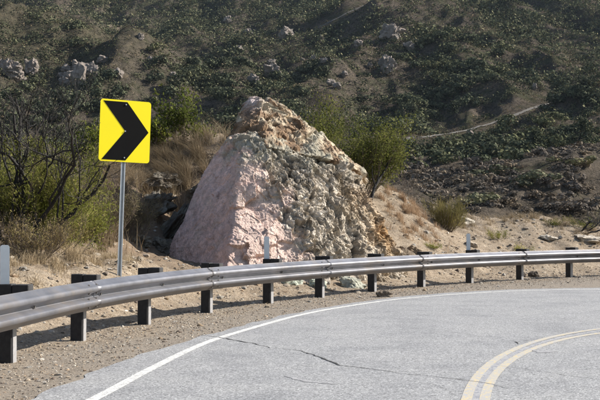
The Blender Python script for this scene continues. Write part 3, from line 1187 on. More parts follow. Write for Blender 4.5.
green, top, right, q = regions(V)
leftf = smooth(-1.15, -1.55, V[:, 0] + .12 * (V[:, 2] - 1.3))         # smooth left facet
amp = .24 + .76 * np.maximum(green, top * .8)
amp = amp * (1 - .55 * leftf)
rotv = np.stack([V[:, 0] * .8 + V[:, 2] * .5, V[:, 1], V[:, 2] * .8 - V[:, 0] * .5], 1)   # grain leaning down to the right
strat = rotv * np.array([3.2, 2.0, 1.25])
warp = np.stack([fbm(V * 1.4, 3, 900), fbm(V * 1.4, 3, 901), fbm(V * 1.4, 3, 902)], 1)
d1 = fbm(V * .8, 3, 311) * .08 + facet(V * 1.15 + warp * .3, 312) * .10 * (1 - .8 * leftf)
rw_ = rotv + warp * .12
d2 = facet(rw_ * np.array([3.0, 2.2, 1.5]), 321, 1.3) * .06 * amp
d2b = facet(rw_ * np.array([6.5, 5.5, 4.2]), 322, 1.3) * .032 * (.2 + amp)
d3 = -np.clip(fbm(rotv * np.array([4.2, 3, 2.0]) + warp, 4, 331, .55) - .16, 0, 1) * .11 * amp * (.2 + .95 * green)
d4 = facet(V * 15, 341, 1.1) * .014 * (.3 + amp) + fbm(V * 22, 2, 342) * .006
d5 = -np.clip(fbm(rotv * np.array([9, 8, 6]), 3, 351, .55) - .12, 0, 1) * .06 * amp * (.15 + green)
d6 = facet(rw_ * np.array([13, 11, 9]), 361, 1.4) * .016 * green
V = V + NR * (d1 + d2 + d2b + d3 + d4 + d5 + d6)[:, None]
pink = np.array([.74, .52, .45])
pink_lit = np.array([.70, .525, .45])  # lit version of the pink; the other serves the shaded left face
grey = np.array([.45, .39, .31])
pale = np.array([.66, .585, .485])
tan = np.array([.42, .325, .21])
orange = np.array([.48, .30, .145])
g1 = fbm(V * 2.2, 5, 361)
c = pink[None] * (1 - smooth(-1.5, -1.1, V[:, 0])[:, None]) + pink_lit[None] * smooth(-1.5, -1.1, V[:, 0])[:, None]
gg = grey[None] * (1 - smooth(-.2, .5, g1)[:, None]) + pale[None] * smooth(-.2, .5, g1)[:, None]
gw = np.clip(green + smooth(.1, .5, fbm(V * 3, 4, 366)) * .25, 0, 1)[:, None]
c = c * (1 - gw) + gg * gw
tw = (top * .85 * smooth(-.35, .15, fbm(V * 1.7, 4, 371) + .1))[:, None]
c = c * (1 - tw) + (np.array([.40, .375, .30])[None]) * tw
rw = (right * .75 * smooth(-.3, .3, fbm(V * 1.5, 4, 381) + .15))[:, None]
c = c * (1 - rw) + tan[None] * rw
ow = (np.exp(-(((px_ - 386) / 14) ** 2 + ((py_ - 233) / 16) ** 2)) * 1.2 + np.exp(-(((px_ - 372) / 22) ** 2 + ((py_ - 196) / 14) ** 2)) * .5)
ow = np.clip(ow, 0, 1)[:, None]
c = c * (1 - ow) + orange[None] * ow
c *= (1 + .22 * fbm(V * 5, 4, 391))[:, None]
c *= (1 - .5 * smooth(.01, .08, -d3 - d5))[:, None]  # relief pits darkened in the colour as if shaded
c *= (1 - (.12 + .38 * green) * smooth(.15, .4, fbm(rotv * np.array([8, 7, 5]), 4, 395, .6)))[:, None]         # dark lichen blotches, also standing in for shaded pits
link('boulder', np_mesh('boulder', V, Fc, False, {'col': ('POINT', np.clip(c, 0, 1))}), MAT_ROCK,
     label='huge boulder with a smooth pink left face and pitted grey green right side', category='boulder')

# ---- cap rock on its top
C1 = P(278, 128, 24.4)
K = lambda *t: P(*t)
cap = [
    plane_pts(K(231, 137, 23.6), K(237, 118, 24.0), K(240, 112, 25.0), C1),
    plane_pts(K(238, 114, 24.0), K(246, 104, 24.1), K(250, 100, 25.2), C1),
    plane_pts(K(234, 136, 23.2), K(250, 104, 23.9), K(266, 134, 22.9), C1),
    plane_pts(K(266, 103, 23.9), K(266, 134, 22.9), K(322, 148, 23.5), C1),
    plane_pts(K(250, 98.5, 24.2), K(270, 101, 24.2), K(262, 98, 25.4), C1),
    plane_pts(K(270, 102, 24.4), K(318, 135, 24.4), K(300, 120, 25.4), C1),
    plane_pts(K(322, 136, 24.4), K(372, 182, 24.6), K(350, 164, 25.4), C1),
    plane_pts(K(330, 152, 23.5), K(368, 188, 24.0), K(340, 148, 24.4), C1),
    (norm(np.array([.8, 0, .3])), 0),
    (norm(np.array([-.2, 1, .3])), 1.1), (norm(np.array([-.1, -.1, -1.0])), .75), (norm(np.array([-1, .4, .3])), 1.35)]
cap[8] = (cap[8][0], cap[8][0] @ (K(384, 198, 24.5) - C1))
D, r, Fc, NR = faceted(C1, cap, 620, 300, 40)
V = C1 + D * r[:, None]
amp2 = 1.0
rotv = np.stack([V[:, 0] * .8 + V[:, 2] * .6, V[:, 1], V[:, 2] * .8 - V[:, 0] * .6], 1)
dd_ = fbm(V * 1.3, 3, 411) * .07 + facet(V * 1.3, 415, 1.0) * .09 + facet(rotv * np.array([2.0, 3.4, 4.2]), 421, 1.1) * .05 + facet(rotv * np.array([6, 9, 10]), 422) * .02 - np.clip(fbm(rotv * np.array([2.6, 4, 4.6]), 4, 431, .55) - .15, 0, 1) * .12 + facet(V * 19, 441) * .008
V = V + NR * dd_[:, None]
g1 = fbm(V * 2.4, 5, 451)
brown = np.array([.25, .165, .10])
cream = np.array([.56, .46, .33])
w = smooth(-.25, .35, g1 + .3 * D[:, 2] + .45 * D[:, 0] - .22)[:, None]  # cream toward sunlit right and top, brown left: light put into the colour
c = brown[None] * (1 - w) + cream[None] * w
w2 = (smooth(.15, .5, fbm(V * 1.6, 4, 461)) * .7)[:, None]
c = c * (1 - w2) + np.array([.42, .41, .33])[None] * w2
tipw = np.exp(-(((V[:, 0] - K(252, 100, 24.2)[0]) / .22) ** 2 + ((V[:, 2] - 4.0) / .25) ** 2))[:, None]
c = c * (1 - tipw) + np.array([.6, .5, .47])[None] * tipw
c *= (1 + .25 * fbm(V * 6, 4, 471))[:, None]
c *= (1 - .45 * smooth(.02, .15, np.clip(fbm(V * 4.2, 5, 431, .62) - .1, 0, 1) * .24))[:, None]
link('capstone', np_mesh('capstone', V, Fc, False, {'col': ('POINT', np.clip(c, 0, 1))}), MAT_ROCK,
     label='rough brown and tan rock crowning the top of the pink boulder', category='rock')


def place_rock(name, label, cat, loc, scale, seed, col, sub=4, rot=(0, 0, 0), group=None, col2=None, m=None, sink=.3, rough=.16):
    me = rock_mesh(name, seed, scale, sub, 10, rough, col, .25, col2)
    o = link(name, me, m or MAT_STONE, label=label, category=cat, group=group)
    o.location = (loc[0], loc[1], loc[2] - sink * scale[2] + scale[2] * .5)
    o.rotation_euler = rot
    return o


def near_at(px, d):
    x_ = (px - 300) / 1100 * d
    return np.array([x_, d, h_near([x_], [d])[0]])


# shaded rock shelves against the bank left of the boulder
SLAB = (.13, .11, .085)  # colour kept dark to carry the shade the slabs lie in
for px, d, sc, rot, sd, lab in [
        (190, 24.3, (1.15, .4, .24), (.25, -1.0, .15), 11, 'long dark slab leaning behind the left face of the boulder'),
        (172, 24.5, (1.0, .4, .22), (.2, -.9, .1), 12, 'dark slanted slab second left from the boulder in the shaded bank'),
        (152, 24.9, (.7, .45, .32), (.1, -.6, .3), 13, 'blunt dark rock jutting from the shaded bank left of the slabs'),
        (162, 22.9, (.32, .28, .2), (.1, -.3, .6), 14, 'squat brown rock low in the shade at the left foot of the boulder'),
        (203, 26.2, (.5, .4, .22), (.1, -.4, .3), 15, 'pale rock ledge in the dry grass behind the boulder shoulder'),
        (163, 26.3, (.5, .35, .26), (.1, -.2, .5), 16, 'grey lichened rock at the top of the shaded bank under the dry grass'),
        (143, 22.4, (.24, .2, .15), (0, -.2, 1), 17, 'small dark rock at the left edge of the shaded hollow')]:
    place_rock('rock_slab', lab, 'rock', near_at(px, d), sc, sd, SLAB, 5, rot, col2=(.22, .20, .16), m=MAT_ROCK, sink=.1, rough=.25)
for px, d, sc, rot, sd, lab, cl in [
        (290, 20.6, (.34, .25, .22), (.1, -.1, .4), 21, 'pale green block at the foot of the boulder seen under the rail', (.50, .54, .45)),
        (316, 20.75, (.2, .2, .15), (.1, .3, .4), 22, 'smaller pale green chunk right of the pale block under the rail', (.50, .53, .44)),
        (384, 19.3, (.15, .12, .11), (0, 0, .5), 23, 'single grey brown stone on the gravel beside the white edge line', (.21, .17, .13)),
        (402, 24.4, (.34, .3, .3), (0, .2, .3), 24, 'dark rock in the rubble at the right foot of the boulder', (.17, .13, .09)),
        (414, 25.2, (.22, .2, .18), (0, .2, .9), 25, 'small brown rock right of the dark one beside the boulder', (.25, .19, .13)),
        (352, 21.5, (.28, .2, .2), (0, .2, .3), 26, 'grey green rubble block at the foot of the boulder between two posts', (.40, .40, .33)),
        (470, 28.5, (.2, .2, .1), (0, .1, .1), 27, 'flat tan stone on the bank above the right hand marker plate', (.42, .35, .27)),
        (466, 31.6, (.32, .2, .16), (0, .1, .4), 28, 'pale stone on the crest of the bank right of the broom shrub', (.50, .45, .37)),
        (548, 31.0, (.3, .2, .12), (0, .1, .4), 29, 'pale flat stone on the crest of the bank at the right', (.46, .41, .34)),
        (588, 31.4, (.5, .3, .18), (0, .1, .2), 30, 'broad pale stone slab on the bank crest below the burnt branches', (.48, .42, .34)),
        (533, 26.6, (.16, .13, .12), (0, .1, .2), 31, 'dark stone behind the rail between the two right hand posts', (.12, .095, .075)),
        (522, 26.3, (.1, .1, .07), (0, .1, .9), 32, 'smaller dark stone left of another behind the right hand rail', (.13, .10, .08))]:
    place_rock('stone', lab, 'stone', near_at(px, d), sc, sd, cl, 4, rot, col2=tuple(v * .7 for v in cl))

# loose stones big enough to pick out: one mesh per variant, copied
var_m = []
for k in range(6):
    base = [(.30, .25, .19), (.18, .14, .11), (.36, .31, .25), (.26, .24, .21), (.32, .24, .16), (.42, .38, .32)][k]
    me = rock_mesh('loose_stone', 60 + k, (1, .8, .6), 2, 8, .2, base, .3)
    me.materials.append(MAT_STONE)
    var_m.append(me)
rr = np.random.default_rng(88)
cnt = 0
while cnt < 130:
    d = rr.uniform(11, 33)
    px = rr.uniform(5, 598)
    x_ = (px - 300) / 1100 * d
    dr_ = seg_dist(RAIL, np.array([x_]), np.array([d]))[0]
    if dr_ < -.9 or dr_ > 7 or seg_dist(EDGE, np.array([x_]), np.array([d]))[0] < .15:
        continue
    if dr_ < .3 and rr.random() < .6:
        continue
    s = rr.uniform(.03, .06) * (1 + .6 * (dr_ > 1))
    p = near_at(px, d)
    o = link('loose_stone', var_m[rr.integers(0, 6)], None, label='small loose stone lying on the dirt along the guardrail and bank', category='stone', group='loose stones on the dirt along the guardrail')
    o.location = (p[0], p[1], p[2] + s * .1)
    o.scale = (s, s, s)
    o.rotation_euler = (rr.uniform(-.3, .3), rr.uniform(-.3, .3), rr.uniform(0, 6.28))
    cnt += 1

# gravel and crumbs: one object
ico = bmesh.new()
bmesh.ops.create_icosphere(ico, subdivisions=1, radius=1)
ICO = (np.array([v.co[:] for v in ico.verts]), np.array([[v.index for v in f.verts] for f in ico.faces]))
ico.free()
OCT = (np.array([(1, 0, 0), (-1, 0, 0), (0, 1, 0), (0, -1, 0), (0, 0, 1), (0, 0, -1)], float),
       np.array([(0, 2, 4), (2, 1, 4), (1, 3, 4), (3, 0, 4), (2, 0, 5), (1, 2, 5), (3, 1, 5), (0, 3, 5)]))


def gravel(n, gen, seed, name, label):
    rng = np.random.default_rng(seed)
    x_, y_, s_ = gen(n, rng)
    z_ = h_near(x_, y_)
    pal = np.array([(.34, .28, .21), (.22, .18, .14), (.42, .36, .28), (.28, .26, .23), (.34, .25, .17), (.13, .10, .08), (.46, .42, .36), (.29, .24, .19)])
    VV, FF, CC, base = [], [], [], 0
    for (IV, IF), sel in ((ICO, s_ > .0115), (OCT, s_ <= .0115)):
        n = int(sel.sum())
        k = len(IV)
        xs_, ys_, zs_, ss = x_[sel], y_[sel], z_[sel], s_[sel]
        rot = rng.uniform(0, 6.28, n)
        V = IV[None] * rng.uniform(.75, 1.25, (n, k, 1)) + rng.normal(0, .1, (n, k, 3))
        V = V * np.stack([np.ones(n), rng.uniform(.6, 1, n), rng.uniform(.35, .7, n)], 1)[:, None, :] * ss[:, None, None]
        c, s = np.cos(rot)[:, None], np.sin(rot)[:, None]
        V = np.stack([V[:, :, 0] * c - V[:, :, 1] * s, V[:, :, 0] * s + V[:, :, 1] * c, V[:, :, 2]], 2)
        V += np.stack([xs_, ys_, zs_ + ss * .05], 1)[:, None, :]
        VV.append(V.reshape(-1, 3))
        FF.append((IF[None] + (np.arange(n) * k)[:, None, None]).reshape(-1, 3) + base)
        CC.append(np.repeat(pal[rng.integers(0, len(pal), n)] * rng.uniform(.8, 1.15, (n, 1)), k, 0))
        base += n * k
    link(name, np_mesh(name, np.vstack(VV), np.vstack(FF), False, {'col': ('POINT', np.vstack(CC))}), MAT_STONE, kind='stuff', label=label)


def gen_shoulder(n, rng):
    s = rng.uniform(14, 50, n)
    c = along(RAIL, s)
    off = rng.normal(0, .9, n) - .1
    nn = along(RAIL, s + .2) - c
    nn /= np.linalg.norm(nn, axis=1)[:, None]
    x_ = c[:, 0] - nn[:, 1] * off
    y_ = c[:, 1] + nn[:, 0] * off
    e = seg_dist(EDGE, x_, y_)
    sz = rng.gamma(1.7, .0030, n) + .003
    ok = (e > .02) | ((e > -.25) & (rng.random(n) < .05))
    return x_[ok], y_[ok], np.clip(sz[ok], .004, .035)


def gen_bank(n, rng):
    d = np.sqrt(rng.uniform(12 ** 2, 34 ** 2, n))
    px = rng.uniform(-20, 640, n)
    x_ = (px - 300) / 1100 * d
    dr_ = seg_dist(RAIL, x_, d)
    cl = fbm(np.stack([x_ * 1.2, d * 1.2, d * 0], 1), 3, 5)
    ok = (dr_ > .2) & (rng.random(n) < .5 + cl)
    sz = rng.gamma(1.3, .0105, n) + .004
    return x_[ok], d[ok], np.clip(sz[ok], .006, .1)


gravel(60000, gen_shoulder, 3, 'gravel', 'loose gravel on the road shoulder')
gravel(42000, gen_bank, 4, 'rubble', 'rubble and crumbs of rock on the earth bank')

# pale boulders on the hill
HB = (.50, .42, .36)
hill_rocks = [
    (8, 76, 3.6, 'left hand pale boulder of the outcrop at the left edge of the hillside', 1),
    (31, 75, 3.4, 'right hand pale boulder of the outcrop at the left edge of the hillside', 1),
    (253, 84, 2.2, 'low pale boulder left of the tall rock tower above the boulder', 1),
    (271, 66, 2.6, 'upper block of the pale rock tower above the roadside boulder', 1),
    (273, 78, 4.6, 'broad lower block of the pale rock tower above the roadside boulder', 1),
    (286, 37, 3.6, 'long pale outcrop on the ridge above the rock tower', 1),
    (391, 38, 4.2, 'largest pale boulder high on the middle of the hillside', 1),
    (411, 48, 2.6, 'pale boulder right of and below the largest one in mid hillside', 1),
    (387, 70, 3.2, 'pale boulder in the gully below the largest one', 1),
    (392, 66, 2.2, 'small pink tinted boulder perched on the gully boulder', 1),
    (358, 46, 2.0, 'small pale boulder left of the largest one in mid hillside', 1),
    (321, 39, 1.9, 'small bright boulder on the shrubby ridge above the capstone', 1),
    (228, 21, 2.6, 'grey boulder high up left of centre below the hill crest', 1),
    (247, 33, 2.3, 'grey boulder on the far ridge between two shrubby gullies', 1)]
for k, (px, py, r_, lab, _) in enumerate(hill_rocks):
    p = hit(px, py + 2, 'far', 140)
    rs = random.Random(k)
    o = place_rock('hill_boulder', lab, 'boulder', p, (r_ * rs.uniform(.55, .75), r_ * .5, r_ * rs.uniform(.5, .7)), 500 + k, HB, 4, (0, 0, rs.uniform(-.5, .5)), m=MAT_FARROCK, col2=(.34, .30, .26), rough=.3, sink=-.35)
cl = [(66, 72, 1.9), (75, 68, 2.1), (83, 70, 2.6), (90, 73, 2.3), (70, 80, 2.6), (79, 83, 3.4), (64, 85, 2.0), (95, 79, 1.6), (103, 61, 1.8), (118, 77, 1.7), (60, 77, 1.5),
      (17, 81, 2.4), (332, 84, 1.6), (338, 88, 1.6), (344, 76, 1.4), (173, 78, 1.6), (178, 82, 1.3), (140, 38, 1.4), (314, 59, 1.3), (325, 61, 1.5), (310, 64, 1.2), (303, 60, 1.1), (370, 67, 1.4),
      (240, 50, 1.9), (150, 60, 1.3), (487, 75, 1.1), (535, 88, 1.2), (455, 158, .9), (470, 133, .9), (440, 178, .8)]
for k, (px, py, r_) in enumerate(cl):
    p = hit(px, py + 1, 'far', 140)
    rs = random.Random(k + 50)
    if px < 125 and py > 60:
        lab, gr = 'pale boulder of the cluster in the scrub left of the sign top', 'pale boulder cluster in the scrub left of the sign'
    elif px < 300:
        lab, gr = 'small pale boulder in the scrub of the hillside left of the rock tower', 'scattered pale boulders left on the hillside'
    else:
        lab, gr = 'small pale boulder in the scrub of the hillside right of the capstone', 'scattered pale boulders right on the hillside'
    place_rock('hill_boulder', lab, 'boulder', p, (r_ * rs.uniform(.6, .9), r_ * .55, r_ * rs.uniform(.55, .8)), 600 + k, HB, 3, (0, 0, rs.uniform(-.6, .6)), group=gr, m=MAT_FARROCK, col2=(.34, .30, .26), rough=.3, sink=-.1)

# ------------------------------------------------------------------ scrub oaks and burnt trees on the hill
for k, (px, py, h_, lab) in enumerate([
        (441, 92, 6.5, 'dark forked oak standing alone on the hillside right of centre'),
        (455, 118, 5.0, 'green oak below the forked one beside the pale track'),
        (413, 120, 5.5, 'slim dark tree left of the pale track above the leafy bush'),
        (583, 100, 6.0, 'tall dark tree by the pale track at the right edge'),
        (575, 152, 5.0, 'green tree above the spur at the right edge'),
        (538, 150, 4.2, 'rounded green tree just behind the spur ridge')]):
    p = hit(px, py, 'far', 140)
    rng = np.random.default_rng(700 + k)
    root = empty('scrub_oak', tuple(p), lab, 'tree')
    out = []
    grow((0, 0, -.3), (.15 * (-1) ** k, 0, 1), h_ * .55, .2, rng, 2, out, .7, .3, (3, 4), 5, .3, .6)
    w = Acc()
    tips = []
    for path, r0, r1, lv in out:
        w.add(*tube(path, r0, max(r1, .05), 5))
        if lv <= 1:
            tips += [q for q in path[2:]]
    link('trunk', w.mesh('trunk'), MAT_CHAR, root)
    tips = np.array(tips)
    n = 900
    C = tips[rng.integers(0, len(tips), n)] + rng.normal(size=(n, 3)) * .38
    V, Fc = quads(C, rng.normal(size=(n, 3)), .34, .26, rng)
    f = Acc()
    f.add(V, Fc, np.clip(rng.normal(.45, .2, n), 0, 1))
    link('crown', f.mesh('crown'), MAT_HSHRUB, root)

# ------------------------------------------------------------------ bushes and grasses near the road
bush('green_bush', near_at(28, 17.2), (1.25, 1.2, 1.55), 'large willowy green bush behind the guardrail at the left edge', 'bush', MAT_MULE,
     stems=42, levels=2, leaves=26000, leaf=(.075, .014), lean=.9, seed=3, twig_r=.011, clump=.06)
bush('green_bush', near_at(68, 18.4), (.62, .8, 1.0), 'smaller yellowish green bush between the left bush and the sign post', 'bush', MAT_MULE,
     stems=24, levels=2, leaves=9000, leaf=(.07, .013), lean=.9, seed=4, twig_r=.009, clump=.06)
bush('green_bush', near_at(-32, 17.0), (1.0, 1.0, 1.5), 'green bush cut off by the left edge of the view', 'bush', MAT_MULE,
     stems=26, levels=2, leaves=10000, leaf=(.075, .014), lean=.9, seed=5, twig_r=.011, clump=.06)
MAT_DRYLEAF = M_leaf('dry_olive_leaf', [(.10, .08, .045), (.20, .165, .09), (.33, .27, .16), (.26, .27, .10)])
bush('dry_bush', near_at(104, 20.6), (.6, .6, 1.15), 'tangled dry tan bush right behind the sign post', 'dry bush', MAT_DRYLEAF,
     stems=34, levels=2, leaves=5200, leaf=(.06, .010), lean=1.0, seed=31, twig_r=.007, clump=.05)
bush('dry_bush', near_at(132, 22.6), (.5, .5, .9), 'dry brown bush at the upper edge of the shaded hollow', 'dry bush', MAT_DRYLEAF,
     stems=30, levels=2, leaves=4200, leaf=(.06, .010), lean=1.0, seed=32, twig_r=.007, clump=.05)
bush('dry_bush', near_at(38, 15.9), (.75, .4, .62), 'low brown twiggy bush in front of the left green bush', 'dry bush', MAT_DRYLEAF,
     stems=46, levels=2, leaves=4600, leaf=(.05, .008), lean=1.0, seed=33, twig_r=.006, clump=.05)
bush('leafy_shrub', near_at(183, 27.6), (.62, .6, 1.5), 'upright broad leaved shrub rising above the dry grass mound', 'shrub', MAT_SUMAC,
     stems=10, levels=2, leaves=1300, leaf=(.085, .06), lean=.9, seed=6, twig_r=.012, clump=.07)
bush('leafy_shrub', near_at(152, 27.4), (.6, .5, .95), 'broad leaved green shrub right behind the yellow sign', 'shrub', MAT_SUMAC,
     stems=12, levels=2, leaves=1300, leaf=(.085, .06), lean=1.0, seed=16, twig_r=.012, clump=.08)
bush('leafy_shrub', near_at(101, 25.6), (.6, .6, 1.4), 'broad leaved green shrub at the left edge of the yellow sign', 'shrub', MAT_SUMAC,
     stems=10, levels=2, leaves=1700, leaf=(.085, .06), lean=.9, seed=17, twig_r=.012, clump=.08)
bush('leafy_shrub', near_at(206, 27.6), (.35, .4, .75), 'small sparse shrub on the mound just left of the boulder top', 'shrub', MAT_SUMAC,
     stems=6, levels=1, leaves=420, leaf=(.07, .05), lean=.9, seed=18, twig_r=.008, clump=.06)
b = bush('oak_bush', near_at(359, 28.4), (1.2, 1.0, 2.0), 'dense olive green bush with burnt limbs behind the right slope of the boulder', 'bush', MAT_OAK,
         stems=46, levels=2, leaves=20000, leaf=(.06, .03), lean=1.0, seed=9, twig_r=.012, clump=.08)
bush('oak_bush', near_at(322, 29.5), (.5, .6, 2.5), 'slim pale green bush left of the dense one above the capstone', 'bush', MAT_OAK,
     stems=12, levels=2, leaves=4200, leaf=(.065, .03), lean=.8, seed=10, twig_r=.010, clump=.09)
bush('broom_shrub', near_at(447, 29.6), (.6, .5, .95), 'olive broom like shrub on the bank right of the boulder', 'shrub', MAT_BROOM,
     stems=70, levels=1, leaves=5200, leaf=(.14, .008), lean=1.1, seed=12, twig_r=.006, clump=.03, up=.6, along_twig=2.0)
for px, d, sz, sd, lab in [
        (497, 30.2, (.34, .3, .36), 41, 'yellow green tuft on the bank left of its nearby twin'),
        (523, 29.4, (.30, .3, .26), 42, 'low yellow green tuft nearer the rail than its twin'),
        (494, 27.8, (.16, .16, .22), 43, 'tiny green sprig on the slope above the right rail'),
        (553, 32.4, (.35, .3, .32), 44, 'green tuft on the bank crest near the right edge'),
        (580, 32.3, (.5, .35, .4), 45, 'green weed on the crest beside the burnt branches'),
        (432, 26.6, (.2, .2, .2), 46, 'small dry sprig at the foot of the bank below the broom shrub')]:
    bush('tuft', near_at(px, d), sz, lab, 'weed', MAT_MULE, stems=14, levels=1, leaves=900, leaf=(.06, .010), lean=1.1, seed=sd, twig_r=.004, clump=.03)

# burnt limbs standing in the big left bush
dead_tree('burnt_tree', near_at(24, 16.6), 'black burnt leafless tree rising from the left green bush', 'dead tree', 3.3, 52,
          [(-.02, .1, 1, 1.25), (.3, .05, 1, 1.2), (.6, .1, .9, 1.15), (.85, .0, .6, 1.0), (.15, 0, 1, 1.1)], levels=3, r=.036, spread=.6, up=.3, crook=.42, shrink=.55)
dead_tree('burnt_tree', near_at(6, 16.4), 'thin black burnt sapling at the far left of the green bush', 'dead tree', 2.9, 57,
          [(.0, .1, 1, 1.3), (-.25, .05, 1, 1.2)], levels=3, r=.026, spread=.4, up=.3, crook=.3, shrink=.5)
dead_tree('burnt_tree', near_at(367, 27.4), 'black crooked burnt trunk sticking out of the bush behind the boulder', 'dead tree', 2.4, 68,
          [(.02, 0, 1, 1.5), (-.35, -.1, .9, .95)], levels=1, r=.05, spread=.5, up=.4, crook=.32, shrink=.4)
dead_tree('burnt_branch', near_at(578, 32.0), 'black burnt branches curling over the bank crest at the right edge', 'dead branch', 1.0, 63,
          [(.8, .0, .35, 1.6), (.2, .1, .8, .9), (1, -.2, .1, 1.1)], levels=2, r=.035, spread=.5, up=.1, crook=.5)
dead_tree('bare_shrub', near_at(408, 29.8), 'thin bare twigs on the bank between boulder and broom shrub', 'bare shrub', 1.1, 64,
          [(.3, 0, 1, .9), (-.3, .1, 1, .9), (.6, 0, .8, .8), (-.6, 0, .8, .8)], levels=2, r=.007, woodmat=MAT_TWIG)
dead_tree('bare_shrub', near_at(222, 27.0), 'wiry bare twigs between the dry grass and the capstone', 'bare shrub', 1.0, 65,
          [(.3, 0, 1, .9), (-.4, .1, 1, .9), (.7, 0, .7, .8)], levels=2, r=.006, woodmat=MAT_TWIG)
dead_tree('bare_shrub', near_at(100, 22.5), 'tangle of dry grey twigs behind the sign post', 'bare shrub', 1.8, 66,
          [(.3, 0, 1, .9), (-.4, .1, 1, .9), (.7, 0, .7, .8), (-.7, 0, .9, .8), (.1, 0, 1, 1)], levels=3, r=.010, woodmat=MAT_TWIG)
dead_tree('fallen_branch', near_at(50, 16.2), 'dry stick slanting out of the left bush over the straw', 'branch', .8, 67,
          [(1, .1, .35, 1)], levels=1, r=.012)


def grass(name, n, gen, seed, hmin, hmax, w, label, m=None, bend=.6, lean=None, tshift=0.0):
    rng = np.random.default_rng(seed)
    x_, y_ = gen(n, rng)
    z_ = h_near(x_, y_)
    n = len(x_)
    H = rng.uniform(hmin, hmax, n) * (1 + .4 * fbm(np.stack([x_, y_, y_ * 0], 1), 2, seed))
    acc = Acc()
    blades(np.stack([x_, y_, z_ - .02], 1), H, np.full(n, w), rng, bend, lean, 3, np.clip(rng.normal(.5 + tshift, .25, n), 0, 1), acc)
    link(name, acc.mesh(name), m or MAT_GRASS, kind='stuff', label=label)


def clumps(centres, spread, reject=None):
    def g(n, rng):
        c = np.array(centres)
        wts = c[:, 2] / c[:, 2].sum()
        k = rng.choice(len(c), n, p=wts)
        d = c[k, 1] + rng.normal(0, spread[1], n)
        px = c[k, 0] + rng.normal(0, spread[0], n)
        # gather into tufts
        x_ = (px - 300) / 1100 * d
        kx, kd = np.round(x_ / .38), np.round(d / .38)
        jx = _T4[_hash(kx.astype(np.int64), kd.astype(np.int64), kx.astype(np.int64) * 0, 3) & 4095]
        x_ = (kx + jx[:, 0] * .4) * .38 + rng.normal(0, .055, n)
        d = (kd + jx[:, 1] * .4) * .38 + rng.normal(0, .055, n)
        return x_, d
    return g


def patches(n, rng, lo=2.0, hi=9.0, thr=.05, px0=-20, px1=640):
    d = rng.uniform(11, 34, n)
    px = rng.uniform(px0, px1, n)
    x_ = (px - 300) / 1100 * d
    dr_ = seg_dist(RAIL, x_, d)
    f = fbm(np.stack([x_ * .9, d * .9, d * 0], 1), 3, 19)
    ok = (dr_ > lo) & (dr_ < hi) & (f > thr)
    return x_[ok], d[ok]


grass('tall_dry_grass', 10500, clumps([(150, 26.6, 2), (165, 26.8, 2), (185, 26.8, 1.6), (135, 25.8, 1.8), (120, 25.0, 1.4), (200, 27.2, .9), (215, 26.9, .5)], (11, .45)), 81, .2, .68, .009,
      'tall straw coloured grass on the mound between sign and boulder', bend=1.7, lean=(-.2, 0, 0))
grass('dry_grass', 9000, clumps([(105, 23.5, 1), (112, 24.2, 1.2), (85, 22, 1), (100, 21, 1), (65, 21, .8)], (12, .7)), 82, .25, .75, .008,
      'mixed dry grass on the slope behind the sign post', bend=.7, tshift=-.2)
grass('straw', 5500, clumps([(20, 15.2, 1), (45, 15.9, 1.4), (65, 16.3, 1.6), (85, 17.0, 1.4), (100, 17.8, 1.1), (120, 17.8, .5), (5, 14.6, .8)], (13, .5)), 83, .04, .28, .007,
      'matted straw under the left bush', bend=1.4, tshift=.15)
grass('shoulder_straw', 9000, lambda n, rng: patches(n * 3, rng, -.5, 2.2, .12), 89, .015, .06, .007,
      'flattened straw on the dirt along the guardrail', bend=2.4, tshift=.25)
grass('short_dry_grass', 16000, lambda n, rng: patches(n, rng, .9, 12, .22), 84, .03, .12, .006,
      'short dead grass scattered over the bank', bend=1.5, tshift=.1)
grass('red_brown_grass', 4200, clumps([(405, 28.6, 1.4), (418, 28.8, 1.2), (395, 29.2, 1.2), (425, 27.8, .7), (410, 27.2, .6)], (9, .5)), 85, .06, .30, .008,
      'wiry rust brown grass on the slope right of the boulder', bend=1.0, m=M_leaf('rust_grass_blade', [(.22, .145, .09), (.36, .25, .16), (.50, .38, .26)], .3))
grass('crest_grass', 5000, clumps([(470, 31.5, 1), (510, 32.6, 1), (530, 33, 1), (565, 32.6, 1), (590, 32, 1), (450, 31, .6)], (12, .5)), 86, .05, .28, .008,
      'short tan grass along the crest of the right bank', bend=1.2)

# ------------------------------------------------------------------ guardrail
rail_L = arclen(RAIL)
POST_PX = [14, 83.5, 148.5, 210, 271, 322, 374, 423, 471, 521, 570]
# arc positions of the posts: where the sight line through each column crosses the rail line
fine = along(RAIL, np.arange(0, rail_L[-1], .01))
fpx = 300 + fine[:, 0] / np.maximum(fine[:, 1], .1) * 1100
fpx[fine[:, 1] < 8] = -999
S_POST = [float(np.argmin(np.abs(fpx - (p + 1))) * .01) for p in POST_PX]
S_POST = [S_POST[0] - 3.81, S_POST[0] - 1.905] + S_POST + [S_POST[-1] + 1.905, S_POST[-1] + 3.81, S_POST[-1] + 5.7]
guard = empty('guardrail', (0, 0, 0), 'long curving galvanised steel guardrail on black posts along the bend', 'guardrail')
pt0 = along(RAIL, S_POST[2])[0]
guard.location = (pt0[0], pt0[1], 0)
G_INV = Matrix.Translation((-pt0[0], -pt0[1], 0))

# beam section: (toward road, height above its lower edge)
PROF = [(.000, .000), (.012, .006), (.034, .030), (.072, .052), (.091, .064), (.094, .098), (.086, .110), (.014, .136), (.004, .146), (.004, .165), (.014, .175),
        (.086, .201), (.094, .213), (.091, .247), (.072, .259), (.034, .281), (.012, .305), (.000, .311)]
RAIL_OUT = .165
rail_top = .665


